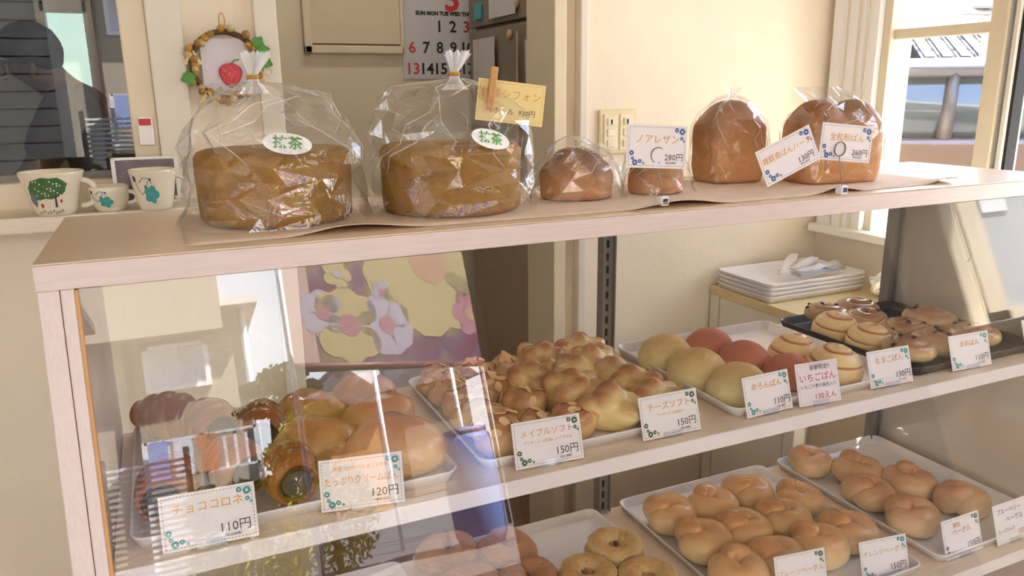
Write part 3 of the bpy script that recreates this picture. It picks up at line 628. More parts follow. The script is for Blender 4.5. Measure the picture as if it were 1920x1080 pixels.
# ------------------------------------------------------------------ bagged goods on the top board
def bag(root, rings, seed, fold=.10, nfold=11, sq=2.6, nu=26, nv=12, crumple=.014, tail=None, lines=30):
    """rings: (z, rx, ry, cx, cy); a stiff clear film broken into flat facets by creases that run into the gathered neck"""
    R = random.Random(seed); rows = []; tot = [0]
    for i in range(1, len(rings)): tot.append(tot[-1]+math.hypot(rings[i][0]-rings[i-1][0], rings[i][1]-rings[i-1][1]))
    for j in range(nv+1):
        s = tot[-1]*j/nv; i = min(max(k for k in range(len(tot)) if tot[k] <= s+1e-9), len(rings)-2); q = min(1, max(0, (s-tot[i])/max(1e-6, tot[i+1]-tot[i])))
        rows.append([a+(b-a)*q for a, b in zip(rings[i], rings[i+1])])
    vs, fs = [], []; r0 = rings[0][1]; ztop = rings[-1][0]
    crease = [R.uniform(-1, 1) for _ in range(nu)]
    for j, (z, rx, ry, cx, cy) in enumerate(rows):
        near = max(0, 1-rx/r0); e = 2/(2+(sq-2)*min(1, rx/r0))
        for i in range(nu):
            a = 2*PI*(i+R.uniform(-.33, .33)*(1 if near < .8 else .3)+.5*(j % 2))/nu; ca, sa = math.cos(a), math.sin(a)
            x = abs(ca)**e*(1 if ca > 0 else -1); y = abs(sa)**e*(1 if sa > 0 else -1)
            k = 1+(fold*near*2.2)*crease[i]
            zz = z
            if 0 < j < nv: zz += R.uniform(-.35, .35)*ztop/nv*.8
            d = R.uniform(-.1, 1)*crumple*min(1, rx/.04)*(.4 if z < .02 else 1)
            vs.append(Vector((cx+x*rx*k+ca*d, cy+y*ry*k+sa*d, max(.0015, zz))))
    for j in range(nv):
        for i in range(nu):
            k = (i+1) % nu; a, b, c, d = j*nu+i, j*nu+k, (j+1)*nu+k, (j+1)*nu+i
            if (i+j) % 2: fs += [(a, b, c), (a, c, d)]
            else: fs += [(a, b, d), (b, c, d)]
    o = mesh('cellophane_bag', vs, fs, M['bag'], root, False)
    cv, cf = [], []
    for _ in range(lines):                     # thin whitish tubes stand in for bright streaks along the folds
        i = R.randrange(nu); j0 = R.randrange(1, nv-2); j1 = min(nv, j0+R.randint(1, 4)); di = R.choice((0, 0, 1, -1)); pts = []
        for q, j in enumerate(range(j0, j1+1)): pts.append(vs[j*nu+(i+di*q) % nu])
        if len(pts) < 2: continue
        v_, f_ = tube_data(pts, [.0003]+[.0007]*(len(pts)-2)+[.0003], 4); b0 = len(cv); cv += v_; cf += [tuple(k+b0 for k in f) for f in f_]
    co = mesh('streak_tubes', cv, cf, M['bunched'], root, False); co['kind'] = 'stuff'
    if tail:                                   # the gathered end above the tie: fluted and bunched
        n = 28; vs, fs = [], []
        for j, (z, r_, cx) in enumerate(tail):
            for i in range(n): a = 2*PI*i/n; k = 1+.32*(1 if i % 2 else -1)*min(1, r_/.008); vs.append((cx+r_*k*math.cos(a), r_*.6*k*math.sin(a), z+(.004*math.sin(i*2.3) if j == len(tail)-1 else 0)))
        for j in range(len(tail)-1):
            for i in range(n): l = (i+1) % n; fs.append((j*n+i, j*n+l, (j+1)*n+l, (j+1)*n+i))
        mesh('gathered_end', vs, fs, M['bunched'], root, False)
    return o
def chiffon(label, loc, r, h, rings, tie, sticker, seed, strip=True):
    t = thing('bagged_chiffon_cake', label, 'cake', loc)
    pr = [(.018, .0), (r-.006, .0), (r-.001, .006), (r, h*.5), (r+.001, h-.010), (r-.004, h-.003), (r-.012, h), (.03, h-.002), (.022, h-.008)]
    prof = []
    for i in range(len(pr)-1):
        for k in range(4): q = k/4; prof.append((pr[i][0]*(1-q)+pr[i+1][0]*q, pr[i][1]*(1-q)+pr[i+1][1]*q))
    prof.append(pr[-1]); c = lathe('sponge', [(a, b+.002) for a, b in prof], M['chiffon'], t, 72, None, True, True)
    for v in c.data.vertices:
        nn = noise.noise(v.co*70); v.co += Vector((v.co.x, v.co.y, 0)).normalized()*nn*.0012
    b = bag(t, rings, seed, tail=[(tie[2]-.02, .016, tie[0]), (tie[2]-.004, .0065, tie[0]), (tie[2]+.006, .0055, tie[0]), (tie[2]+.018, .010, tie[0]+.003), (tie[2]+.034, .016, tie[0]+.006)])
    x, y, z = tie; tube('wire_tie', [(x-.001+.0075*math.cos(a), y+.0075*math.sin(a), z+.002*a/6) for a in [k*.5 for k in range(26)]], .0018, M['gold'], t, 6)
    sx_, sz_, ang = sticker
    sy_ = -math.sqrt(max(0, (r+.010)**2-sx_**2)); st = bpy.data.objects.new('oval_sticker', None); put(st, t)
    st = None
    vs = [(.031*math.cos(2*PI*i/32), .0145*math.sin(2*PI*i/32), 0) for i in range(32)]
    lab = mesh('oval_sticker', vs+[(v[0], v[1], -.0006) for v in vs], [tuple(range(32)), tuple(range(63, 31, -1))]+[(i, 32+i, 32+(i+1) % 32, (i+1) % 32) for i in range(32)], M['white2'], t)
    lab.location = (sx_, sy_+.004, sz_); lab.rotation_euler = (PI/2-.45, ang, math.atan2(sx_, -sy_)*.7)
    text('抹茶', .019, M['leafgreen'], lab, (0, 0, .0006), bold=.0003)
    return t
for o in []: pass
def at_cake(px, py): p = onZ(px, py, ZT); return p
p1 = at_cake(523, 411); p2 = at_cake(848, 392)
p1.z = p2.z = ZT+.001
R1 = [(0.002, .132, .118, 0, 0), (.02, .122, .112, 0, 0), (.06, .113, .11, 0, 0), (.095, .113, .110, 0, 0), (.125, .106, .104, 0, 0), (.150, .094, .09, .0, 0), (.172, .070, .066, .004, 0), (.184, .040, .04, -.004, 0), (.187, .018, .018, -.014, 0), (.190, .0075, .0075, -.018, 0)]
chiffon('matcha chiffon cake in a clear bag tied with gold wire, in front of the wreath', p1, .1055, .098, R1, (-.018, 0, .194), (.004, .112, .12), 3)
R2 = [(0.002, .120, .110, 0, 0), (.02, .115, .11, 0, 0), (.06, .112, .109, 0, 0), (.095, .112, .108, 0, 0), (.130, .108, .10, -.003, 0), (.160, .092, .082, -.010, 0), (.180, .070, .055, -.014, 0), (.186, .045, .035, -.002, 0), (.189, .022, .02, .006, 0), (.193, .0075, .0075, .010, 0)]
chiffon('matcha chiffon cake in a clear bag with a clipped yellow price card', p2, .1055, .098, R2, (.010, 0, .197), (.020, .110, .22), 8)
# the yellow card clipped on the second bag with a wooden peg
q = p2+Vector((.072, -.055, .128)); t = thing('price_card', 'yellow card for a whole matcha chiffon priced 930 yen, held by a wooden peg', 'price card', q)
t.rotation_euler = (PI/2-.12, .13, -.30)
card_face(t, .100, .060, M['yellowpaper'], 'orange', 'orange', False)
text('抹茶シフォン', .0150, M['orange'], t, (.0, .040, .0006), width=.088); text('1ホール  930円', .0105, M['brown'], t, (.004, .016, .0006), width=.085)
pg = thing('clothespin', 'small wooden clothespin gripping the yellow chiffon card', 'clothespin', q+Vector((-.028, -.004, .046))); pg.rotation_euler = (PI/2-.1, .16, -.3)
for s_ in (1, -1):
    bm = bmesh.new(); bbox(bm, -.005, .005, -.026, .034, s_*.0018 if s_ > 0 else -.0055, .0055 if s_ > 0 else -.0018)
    for v in bm.verts:
        v.co.z += s_*.0035*max(0, v.co.y/.034)
    bmesh.ops.bevel(bm, geom=bm.edges[:], offset=.0008, segments=1, affect='EDGES'); frombm('prong', bm, M['wood'], pg)
tube('spring', [(-.006+.012*k/30, .004+.0032*math.cos(k*1.3), .0048*math.sin(k*1.3)) for k in range(31)], .0006, M['steel'], pg, 5)

# walnut loaves in bags
def bagged_round(label, px, py, rx, ry, h, seed, rings, rz=0):
    p = onZ(px, py, ZT); t = thing('bagged_walnut_loaf', label, 'bread', (p.x, p.y, ZT+.001), rz)
    v, f, _ = dome(rx, ry, h*.76, seed, .10, nu=48, nv=24); me = meshdata('loaf', v, f, M['rye']); o = child('loaf', me, t, (0, 0, .002))
    R = random.Random(seed); fl = sprinkle_me(M['flour'])
    # floury patch: one thin uneven cap
    top = [q for q in me.polygons if q.normal.z > .72]
    bm = bmesh.new()
    for q in top:
        c_ = q.center
        if noise.noise(c_*60) > -.1:
            for _ in range(1):
                s_ = R.uniform(.0012, .0028); bmesh.ops.create_icosphere(bm, subdivisions=1, radius=s_, matrix=Matrix.Translation(c_+Vector((R.uniform(-.003, .003), R.uniform(-.003, .003), .001))) @ Matrix.Diagonal((1, 1, .4, 1)))
    fo = frombm('flour_dusting', bm, M['flour'], t, True, (0, 0, .002)); fo['kind'] = 'stuff'
    bag(t, rings, seed, .14, 7, 2.3, nu=22, nv=8, crumple=.008, lines=16); return t
Rr = [(.002, .088, .062, 0, 0), (.02, .080, .058, 0, 0), (.05, .070, .054, .0, 0), (.078, .050, .043, -.004, 0), (.096, .026, .025, -.010, 0), (.102, .006, .006, -.012, 0)]
bagged_round('round walnut loaf dusted with flour in a clear bag, beside the second chiffon cake', 1080, 372, .066, .050, .082, 21, Rr)
Rs = [(.002, .066, .058, .004, 0), (.02, .060, .054, .002, 0), (.05, .052, .048, -.002, 0), (.075, .040, .036, -.006, 0), (.096, .018, .018, -.014, 0), (.108, .005, .005, -.018, 0)]
bagged_round('small walnut loaf in a clear bag behind the 280 yen card', 1228, 362, .049, .045, .078, 22, Rs)
# tall tin loaves
def loaf(label, px, py, wd, dp, h, domes, seed, rings, rz):
    p = onZ(px, py, ZT); t = thing('bagged_tin_loaf', label, 'bread', (p.x, p.y, ZT+.001), rz)
    vs, fs = [], []; nu, nv = 56, 30; off = Vector((seed, seed*2.1, 0))
    for j in range(nv+1):
        v = j/nv
        for i in range(nu):
            a = 2*PI*i/nu; ca, sa = math.cos(a), math.sin(a); e = .38
            x = abs(ca)**e*(1 if ca > 0 else -1)*wd/2; y = abs(sa)**e*(1 if sa > 0 else -1)*dp/2
            if v < .5: k = .93+.07*min(1, v*8); z = v/.5*h*.62
            else:
                q = (v-.5)/.5; k = max(0, math.cos(q*PI/2))**.55 if q < 1 else 0; z = h*.62
            x *= k; y *= k
            if v >= .5:
                q = (v-.5)/.5
                if domes == 1: top = 1-.55*(x/(wd/2))**2-.25*(y/(dp/2))**2
                else: xx = (abs(x)-wd/4)/(wd/4); top = 1-.42*xx*xx-.25*(y/(dp/2))**2
                z = h*.62+h*.38*max(0, top)*math.sin(q*PI/2)**.8
            pnt = Vector((x, y, z)); nn = noise.noise(pnt*30+off); pnt += Vector((ca, sa, .3)).normalized()*nn*.0022; vs.append(pnt)
    for j in range(nv):
        for i in range(nu): k = (i+1) % nu; fs.append((j*nu+i, j*nu+k, (j+1)*nu+k, (j+1)*nu+i))
    fs.append(tuple(range(nu-1, -1, -1)))
    me = meshdata('loaf', vs, fs, M['loaf']); child('loaf', me, t, (0, 0, .002)); bag(t, rings, seed, .05, 6, 4.0, nu=30, nv=11, crumple=.005, lines=18); return t
def lr(wd, dp, h, tail): return [(.002, wd/2+.004, dp/2+.006, 0, 0), (.03, wd/2+.004, dp/2+.006, 0, 0), (h*.7, wd/2+.005, dp/2+.006, 0, 0), (h*.86, wd/2*.86, dp/2*.86, 0, 0), (h*1.02, wd/2*.5, dp/2*.5, 0, 0)]+tail
loaf('tall single-domed bread loaf in a clear bag twisted shut on top', 1362, 340, .118, .100, .152, 1, 31, lr(.118, .100, .152, [(.158, .014, .014, 0, 0), (.163, .004, .004, 0, 0), (.170, .010, .007, .002, 0), (.176, .016, .010, .004, 0)]), -.10)
loaf('long double-domed bread loaf in a clear bag next to the window', 1553, 340, .172, .105, .152, 2, 32, lr(.172, .105, .152, [(.162, .05, .02, -.03, .0), (.176, .05, .004, -.045, 0)]), -.12)

# wire clip stands that hold cards over the loaves
def clip_stand(label, px, py, hgt, lean=(0, 0)):
    p = onZ(px, py, ZT); t = thing('card_clip_stand', label, 'card stand', (p.x, p.y, ZT+.0025))
    bm = bmesh.new(); bbox(bm, -.0075, .0075, -.0075, .0075, 0, .014); bmesh.ops.bevel(bm, geom=bm.edges[:], offset=.0015, segments=2, affect='EDGES'); b = frombm('base_block', bm, M['white2'], t)
    box('printed_face', (-.0045, .0045, -.0079, -.0075, .003, .011), M['navy'], b)
    tube('wire_stem', [(0, 0, .013), (lean[0]*.5, 0, .013+hgt*.5), (lean[0], 0, .013+hgt)], .0009, M['steel'], t, 6)
    path = [(lean[0]+.0115*math.sin(a), -.0015+.003*a/12, .013+hgt+.0115-.0115*math.cos(a)) for a in [k*4.1*PI/52 for k in range(53)]]
    tube('ring_clip', path, .0010, M['steel'], t, 6); return p, hgt
def held(label, ctr, wd, ht, rot, lines, Y, decor='blue'):
    p = onY(ctr[0], ctr[1], Y); t = thing('price_card', label, 'price card', p); t.rotation_euler = (PI/2-.06, rot, -.16)
    sub = bpy.data.objects.new('card_panel', None)
    bm = bmesh.new(); card_face(t, wd, ht, M['paper'], decor)
    for ch in t.children: ch.location.y -= ht/2
    for s_, x, y, size, ink, al in lines: text(s_, size, M[ink], t, (x, y-ht/2, .0006), align=al, width=wd-.012 if al == 'CENTER' else None)
    bpy.data.objects.remove(sub); bm.free(); return t
pc, hg = clip_stand('wire ring clip stand on a small block in front of the small walnut loaf', 1242, 388, .052, (-.012, 0))
held('white clover card for walnut raisin bread priced 280 yen', (1232, 275), .098, .064, .06, [('ノアレザン', 0, .042, .0145, 'orange', 'CENTER'), ('280円', .044, .016, .0125, 'brown', 'RIGHT'), ('（税込価格）', .036, .008, .004, 'brown', 'RIGHT')], pc.y)
pc2, hg = clip_stand('wire ring clip stand on a small block in front of the double-domed loaf', 1577, 366, .050, (-.012, 0))
held('white clover card for half loaf bread priced 130 yen, tilted sideways', (1478, 292), .102, .060, -.42, [('雑穀食ぱんハーフ', 0, .038, .0125, 'orange', 'CENTER'), ('130円', .044, .015, .0125, 'brown', 'RIGHT'), ('（税込価格）', .036, .0075, .004, 'brown', 'RIGHT')], pc2.y)
held('white clover card for whole wheat bread priced 260 yen', (1587, 268), .100, .060, .10, [('全粒粉ぱん', 0, .038, .0135, 'orange', 'CENTER'), ('260円', .044, .015, .0125, 'brown', 'RIGHT'), ('（税込価格）', .036, .0075, .004, 'brown', 'RIGHT')], pc2.y+.004)

# ------------------------------------------------------------------ mugs and photo on the sill
SZ = 1.147
def decal_on(prof, shapes, parent, off=.0007):
    """flat prints that follow the wall of a lathe-turned cup; shapes: (name, material, [polygons of (angle, height)])"""
    def rad(z):
        for (r0, z0), (r1, z1) in zip(prof, prof[1:]):
            if z0 <= z <= z1: return r0+(r1-r0)*(z-z0)/max(1e-6, z1-z0)
        return prof[-1][0]
    for name, m, polys in shapes:
        vs, fs = [], []
        for poly in polys:
            b0 = len(vs); n = len(poly); cx = sum(a for a, z in poly)/n; cz = sum(z for a, z in poly)/n; K = 6 if max(a for a, z in poly)-min(a for a, z in poly) > .25 else 1
            for q in range(K):
                for a, z in poly: a, z = cx+(a-cx)*(1-q/K), cz+(z-cz)*(1-q/K); r = rad(z)+off; vs.append((r*math.cos(a), r*math.sin(a), z))
            r = rad(cz)+off; vs.append((r*math.cos(cx), r*math.sin(cx), cz))
            for q in range(K-1):
                for i in range(n): l = (i+1) % n; fs.append((b0+q*n+i, b0+q*n+l, b0+(q+1)*n+l, b0+(q+1)*n+i))
            for i in range(n): fs.append((b0+(K-1)*n+i, b0+(K-1)*n+(i+1) % n, b0+K*n))
        mesh(name, vs, fs, m, parent)
def blobp(a, z, ra, rz_, n=14, wob=.0, seed=0):
    R = random.Random(seed); return [(a+ra*math.cos(2*PI*i/n)*(1+wob*R.uniform(-1, 1)), z+rz_*math.sin(2*PI*i/n)*(1+wob*R.uniform(-1, 1))) for i in range(n)]
def strip(pts, wd):
    out = []
    for (a0, z0), (a1, z1) in zip(pts, pts[1:]):
        k = 18.0; dx, dz = (a1-a0)/k, z1-z0; l = math.hypot(dx, dz) or 1; nx_, nz = -dz/l*wd, dx/l*wd; out.append([(a0+nx_*k, z0+nz), (a1+nx_*k, z1+nz), (a1-nx_*k, z1-nz), (a0-nx_*k, z0-nz)])
    return out
def mug(label, px, py, prof_o, wall, handle, shapes, rz=0):
    p = onZ(px, py, SZ); t = thing('mug', label, 'mug', (p.x, p.y, SZ), rz)
    inner = [(max(.001, r-wall), z) for r, z in prof_o if z > .004][::-1]; inner.append((.001, .005))
    lathe('cup', prof_o+[(prof_o[-1][0]-wall*.5, prof_o[-1][1]+.0012)]+inner, M['ceramic'], t, 48)
    ang, z0, z1, out, rr = handle
    dv = Vector((math.cos(ang), math.sin(ang), 0)); r0 = next(r for r, z in prof_o if z >= z1*.9)
    pth = []
    for k in range(15): u = PI*k/14; pth.append(dv*(r0-.004+out*math.sin(u)**.8)+Vector((0, 0, z1+(z0-z1)*(1-math.cos(u))/2)))
    tube('handle', pth, rr, M['ceramic'], t, 8)
    decal_on(prof_o, shapes, t); return t
va = -PI/2-.20   # side of the cups that faces the shop
pf = [(.032, 0), (.036, .002), (.040, .012), (.045, .035), (.051, .060), (.057, .080), (.0585, .084)]
mug('flared mug printed with a green tree, largest on the sill', 107, 401, pf, .003, (-.15, .015, .066, .030, .006), [('tree_print', M['green'], [blobp(va+.10, .056, .70, .022, 18, .12, 1), blobp(va-.25, .046, .45, .014, 12, .15, 2)]), ('trunk_print', M['brown'], [[(va+.30, .018), (va+.40, .018), (va+.38, .042), (va+.32, .042)]]), ('slate_blob_print', mat('slate_print', lin(110, 116, 140), .4), [blobp(va-.55, .035, .16, .015, 10, .2, 3)]),  # the slate-coloured blob is part of the printed picture
     ('blossom_print', M['paper'], [blobp(va+.1+.11*((k*7) % 9-4), .042+.0045*((k*5) % 7), .030, .0016, 6) for k in range(22)]), ('ground_print', mat('moss_print', lin(150, 156, 130), .5), [blobp(va-.45+.13*k, .007+.002*(k % 3), .05, .003, 8, .2, k) for k in range(9)]), ('red_print', M['red'], [blobp(va-.22, .022, .07, .005, 8), blobp(va+.55, .030, .05, .004, 8)])])
pf2 = [(.024, 0), (.027, .002), (.031, .010), (.036, .024), (.0375, .040), (.038, .050)]
teal_sh = lambda s, zc: [('flower_print', M['teal'], [blobp(va+.05+.20*math.cos(k*1.26), zc*.42+zc*.12*math.sin(k*1.26), .17, zc*.12, 9, .15, k) for k in range(5)]), ('vine_print', M['blue'], strip([(va-.75, zc*.80), (va-.6, zc*.55), (va-.4, zc*.42), (va-.2, zc*.55), (va-.05, zc*.78)], .0008)+strip([(va-.5, zc*.72), (va-.25, zc*.85), (va, zc*.82), (va+.1, zc*.7)], .0007)), ('bud_print', M['navy'], [blobp(va-.75, zc*.80, .10, zc*.07, 6, .4, 5), blobp(va+.05, zc*.80, .05, zc*.04, 6), blobp(va-.2, zc*.62, .05, zc*.04, 6)])]
mug('low tea cup painted with a small blue-green flower, in between the two taller mugs', 209, 394, pf2, .003, (-.20, .014, .038, .018, .0042), teal_sh(1, .05))
pf3 = [(.029, 0), (.031, .002), (.034, .012), (.038, .035), (.042, .060), (.045, .077), (.0455, .081)]
mug('tall mug painted with blue-green flowers, in front of the white-framed photograph', 294, 391, pf3, .003, (-.15, .022, .066, .026, .0036), teal_sh(1, .08))
p = onZ(280, 386, SZ); t = thing('photo_frame', 'small white-bordered photograph propped behind the tall mug', 'photo frame', (p.x, .905, SZ), -.05); t.rotation_euler.x = -.12
box('border', [(-.066, .066, 0, .006, 0, .006), (-.066, .066, 0, .006, .094, .100), (-.066, -.058, 0, .006, 0, .1), (.058, .066, 0, .006, 0, .1)], M['white2'], t, .001)
box('photograph', (-.06, .06, .002, .004, .004, .096), mat('dim_photo', lin(96, 84, 92), .3, .35, 22), t)

# ------------------------------------------------------------------ wreath with strawberry picture
p = onY(424, 122, YW-.02); t = thing('wreath', 'small nut and ribbon wreath framing a strawberry picture on the wall', 'wreath', (p.x, YW-.014, p.z))
WR = .070
tube('twig_ring', [(WR*math.cos(2*PI*k/40)*(1+.02*math.sin(k*2.1)), .004*math.sin(k), WR*math.sin(2*PI*k/40)) for k in range(41)], .0055, M['twig'], t, 8)
tube('twig_ring', [((WR+.003)*math.cos(2*PI*k/40), .004*math.cos(k*1.7), (WR+.003)*math.sin(2*PI*k/40)) for k in range(41)], .004, M['twig'], t, 7)
def nut_me(m):
    def fn(th, ph): c, s = math.cos(ph), math.sin(ph); return Vector((.0078*c*math.cos(th), .0078*c*math.sin(th), .0085*s*(1+.15*s)))
    return meshdata('nut', *grid_sphere(fn, 10, 8), m)
nm = [nut_me(M['nut']), nut_me(M['gold']), nut_me(mat('pale_seed', lin(196, 176, 122), .6))]
Rn = random.Random(4)
for k in range(38):
    a = 2*PI*k/38+Rn.uniform(-.06, .06)
    if .6 < a < 1.9 and k % 2: continue
    q = WR+Rn.uniform(-.006, .011); child('nut', nm[k % 3], t, (q*math.cos(a), -.006-Rn.uniform(0, .006), q*math.sin(a)), (Rn.random()*3, Rn.random()*3, 0), Rn.uniform(.9, 1.25))
tube('hanging_loop', [(.006*math.sin(2*PI*k/20), -.003, .093-.016*math.cos(2*PI*k/20)) for k in range(21)], .0011, M['gold'], t, 6)
def leaf_me(L_=.026, wd=.010):
    vs, fs = [], []
    for i in range(9):
        u = i/8; hw = wd*math.sin(PI*u**.8)*(1+.25*(i % 2)); 
        for s_ in (-1, 0, 1): vs.append((u*L_, s_*hw, .003*abs(s_)+.004*math.sin(u*3)))
    for i in range(8):
        for s_ in range(2): a = i*3+s_; fs.append((a, a+3, a+4, a+1))
    return meshdata('leaf', vs, fs, M['leafgreen'])
lf = leaf_me()
for a, rot in ((.55, .9), (.42, .2), (3.45, 3.5), (3.6, 2.9), (.15, -.4)):
    o = child('leaf', lf, t, (.072*math.cos(a), -.012, .072*math.sin(a)), (PI/2, -rot, 0), 1.15)
def bow(x, z, a):
    for s_ in (-1, 1):
        pts = [(0, 0), (.018*s_, .010), (.026*s_, .0), (.018*s_, -.008), (0, 0)]
        vs = []; 
        for q, (bx_, bz) in enumerate(pts): cx, sx_ = math.cos(a), math.sin(a); vs += [(x+bx_*cx-bz*sx_, -.018, z+bx_*sx_+bz*cx), (x+bx_*cx-bz*sx_, -.011, z+bx_*sx_+bz*cx)]
        mesh('ribbon_loop', vs, [(2*i, 2*i+1, 2*i+3, 2*i+2) for i in range(4)], mat('cream_ribbon', lin(226, 204, 150), .6), t)
        vs = [(x, -.015, z), (x+.012*s_, -.015, z-.030), (x+.020*s_, -.014, z-.028), (x+.004*s_, -.014, z)]
        mesh('ribbon_tail', vs, [(0, 1, 2, 3)], MATS['cream_ribbon'], t)
bow(-.068, .030, .2); bow(-.045, -.055, .4); bow(.070, -.012, -.2)
pb_ = box('picture_board', (-.050, .050, .000, .004, -.056, .056), mat('picture_white', lin(214, 210, 218), .5, .05, 30), t)
pv = [( .058*math.cos(2*PI*i/10), .058*math.sin(2*PI*i/10)) for i in range(10)]
def berry_fn(th, ph):
    c, s = math.cos(ph), math.sin(ph); k = 1+.15*s; return Vector((.019*c*math.cos(th)*k, -.004*max(0, -math.sin(th)*c) , .021*s))
sb = child('strawberry', meshdata('strawberry', *grid_sphere(lambda th, ph: Vector((.019*math.cos(ph)*math.cos(th)*(1+.32*math.sin(ph)), .006*math.cos(ph)*math.sin(th), .021*math.sin(ph))), 22, 12), mat('strawberry_red', lin(206, 66, 84), .5, .15, 120)), t, (.008, -.003, -.022), sc=1.25)
bm = bmesh.new(); Rs_ = random.Random(9)
for k in range(20):
    zz = -.015+.03*(k/20); xx = Rs_.uniform(-.8, .8)*.019*math.sqrt(1-(zz/.021)**2)*(1+.32*zz/.021); bmesh.ops.create_icosphere(bm, subdivisions=1, radius=.0011, matrix=Matrix.Translation((xx, -.0062*math.sqrt(max(.05, 1-(xx/.022)**2-(zz/.021)**2)), zz)))
sd_ = frombm('seeds', bm, M['yellow'], sb); sd_['kind'] = 'stuff'
tube('stalk', [(.0, -.002, .018), (.008, -.002, .026), (.016, -.002, .027)], .0012, M['leafgreen'], sb, 6)

# ------------------------------------------------------------------ kitchen beyond the doorway
a0 = onY(570, 100, 2.1); a1 = onY(755, 100, 2.1)
t = thing('wall_hatch', 'cream framed hatch door on the kitchen wall', 'hatch', (a0.x, 2.1, a0.z)); hw = a1.x-a0.x
box('frame', [(0, hw, -.03, -.001, 0, .028), (0, .028, -.03, -.001, 0, .62), (hw-.012, hw, -.03, -.001, 0, .62), (0, hw, -.03, -.001, .60, .62)], M['kwall'], t, .004)
box('panel', (.028, hw-.012, -.018, -.001, .028, .60), mat('hatch_panel', lin(206, 192, 166), .55, .03, 4), t, .002)
box('painted_gap_strip', (.030, hw-.014, -.0195, -.018, .030, .036), M['twig'], t)  # raised brown strip, its colour stands in for a shaded gap
# calendar
c0 = onY(757, 150, 2.09); c1 = onY(905, 0, 2.09); pitchx = (onY(877, 130, 2.09).x-onY(775, 130, 2.09).x)/4
t = thing('wall_calendar', 'large wall calendar with black and red dates hanging in the kitchen', 'calendar', (onY(757, 130, 2.09).x, 2.098, onY(850, 130, 2.09).z))
cw = pitchx*7+.02; cz0 = onY(800, 148, 2.09).z-onY(850, 130, 2.09).z; cz1 = .36
box('sheet', (0, cw, -.004, -.001, cz0, cz1), mat('calendar_paper', lin(196, 194, 198), .6), t)
box('top_bar', (0, cw, -.008, 0, cz1-.02, cz1), M['steel'], t)
x0 = onY(775, 130, 2.09).x-t.location.x; rowh = (onY(775, 90, 2.09).z-onY(775, 130, 2.09).z)
def ctext(s_, size, m, x, z, bold=.0012): return text(s_, size, M[m], t, (x, -.0047, z), (PI/2, 0, 0), bold=bold)
ctext('5', .13, 'red', x0+3*pitchx, onY(848, 0, 2.09).z-t.location.z, .004)
ctext('SUN MON TUE WED THU FRI SAT', .020, 'black', x0+3*pitchx, rowh*2.62)
for dday in range(1, 32):
    col_ = (dday+1) % 7; row = (dday+1)//7
    if row > 2: continue
    ctext(str(dday), .060, 'red' if col_ == 0 or dday in (3, 4, 5) else 'black', x0+col_*pitchx, (2-row)*rowh)
# refrigerator facing the aisle
t = thing('refrigerator', 'dark grey refrigerator hung with notes inside the kitchen doorway', 'refrigerator', (1.3, 1.66, 0))
fr = mat('fridge_grey', lin(128, 114, 100), .35, .04, 5)
box('cabinet', (.03, .66, -.36, .36, .02, 1.80), fr, t, .006)
box('door', (0, .028, -.36, .36, .02, 1.05), mat('taupe_door', lin(182, 156, 132), .4, .03, 5), t, .006); dq = box('door', (0, .028, -.36, .36, 1.06, 1.60), fr, t, .006)
d2 = box('door', (0, .028, -.36, .36, 1.612, 1.80), fr, t, .006)
box('chrome_handle', (-.022, -.006, -.140, -.128, 1.08, 1.57), mat('chrome', lin(220, 216, 208), .2, metal=1), dq, .002)
def note(name, label, x_, ypx, zpx, m, wob=.0, marks=0):
    """paper held on the fridge door: ypx, zpx are pixel ranges"""
    a = onX(ypx[0], zpx[0], x_); b = onX(ypx[1], zpx[1], x_); t = thing(name, label, 'paper', (x_, (a.y+b.y)/2, (a.z+b.z)/2)); hy, hz = abs(a.y-b.y)/2, abs(a.z-b.z)/2
    R = random.Random(len(label)); vs, fs = [], []; n = 8
    for i in range(n+1):
        for j in range(n+1): vs.append((-.004-.006*wob*math.sin(i*.9)*(j/n), -hy+2*hy*i/n, -hz+2*hz*j/n*(1-(wob*.12*abs(math.sin(i*1.2))))))
    for i in range(n):
        for j in range(n): k = i*(n+1)+j; fs.append((k, k+1, k+n+2, k+n+1))
    o = mesh('sheet', vs, fs, m, t); s_ = o.modifiers.new('thick', 'SOLIDIFY'); s_.thickness = .001
    return t, hy, hz
gp = mat('grey_note_paper', lin(200, 198, 200), .6, .03, 9)
note('paper_note', 'grey paper note stuck beside the calendar numbers', 1.292, (888, 930), (75, 165), gp)
note('paper_note', 'paper slip on the upper refrigerator door', 1.292, (918, 968), (0, 25), gp)
t, hy, hz = note('recipe_sheet', 'long handwritten sheet with a torn top edge on the refrigerator', 1.288, (988, 1040), (70, 245), mat('recipe_paper', lin(206, 202, 196), .6, .03, 9), .8)
text('レシピ', .022, M['grey'], t, (-.0105, 0, hz*.35), (PI/2, 0, -PI/2)); 
for k in range(5): text('ーーーーーー', .014, M['sheetgrey'], t, (-.0105, 0, hz*.1-.035*k), (PI/2, 0, -PI/2))
for i, (px, py) in enumerate(((955, 65), (967, 6))):
    q = onX(px, py, 1.295); o = lathe('fridge_magnet', [(.001, .0), (.016, .0), (.018, .004), (.012, .010), (.001, .012)], M['tan'], None, 16, (1.299, q.y, q.z)); o.rotation_euler = (0, -PI/2, 0); tag(o, 'round tan magnet on the refrigerator door', 'magnet', 'refrigerator magnets')
q = onX(897, 22, 1.295); o = box('magnetic_clip', (-.014, 0, -.028, .028, -.03, .03), M['teal'], None, .003, (1.2995, q.y, q.z)); tag(o, 'small teal clip on the refrigerator above the calendar', 'clip')
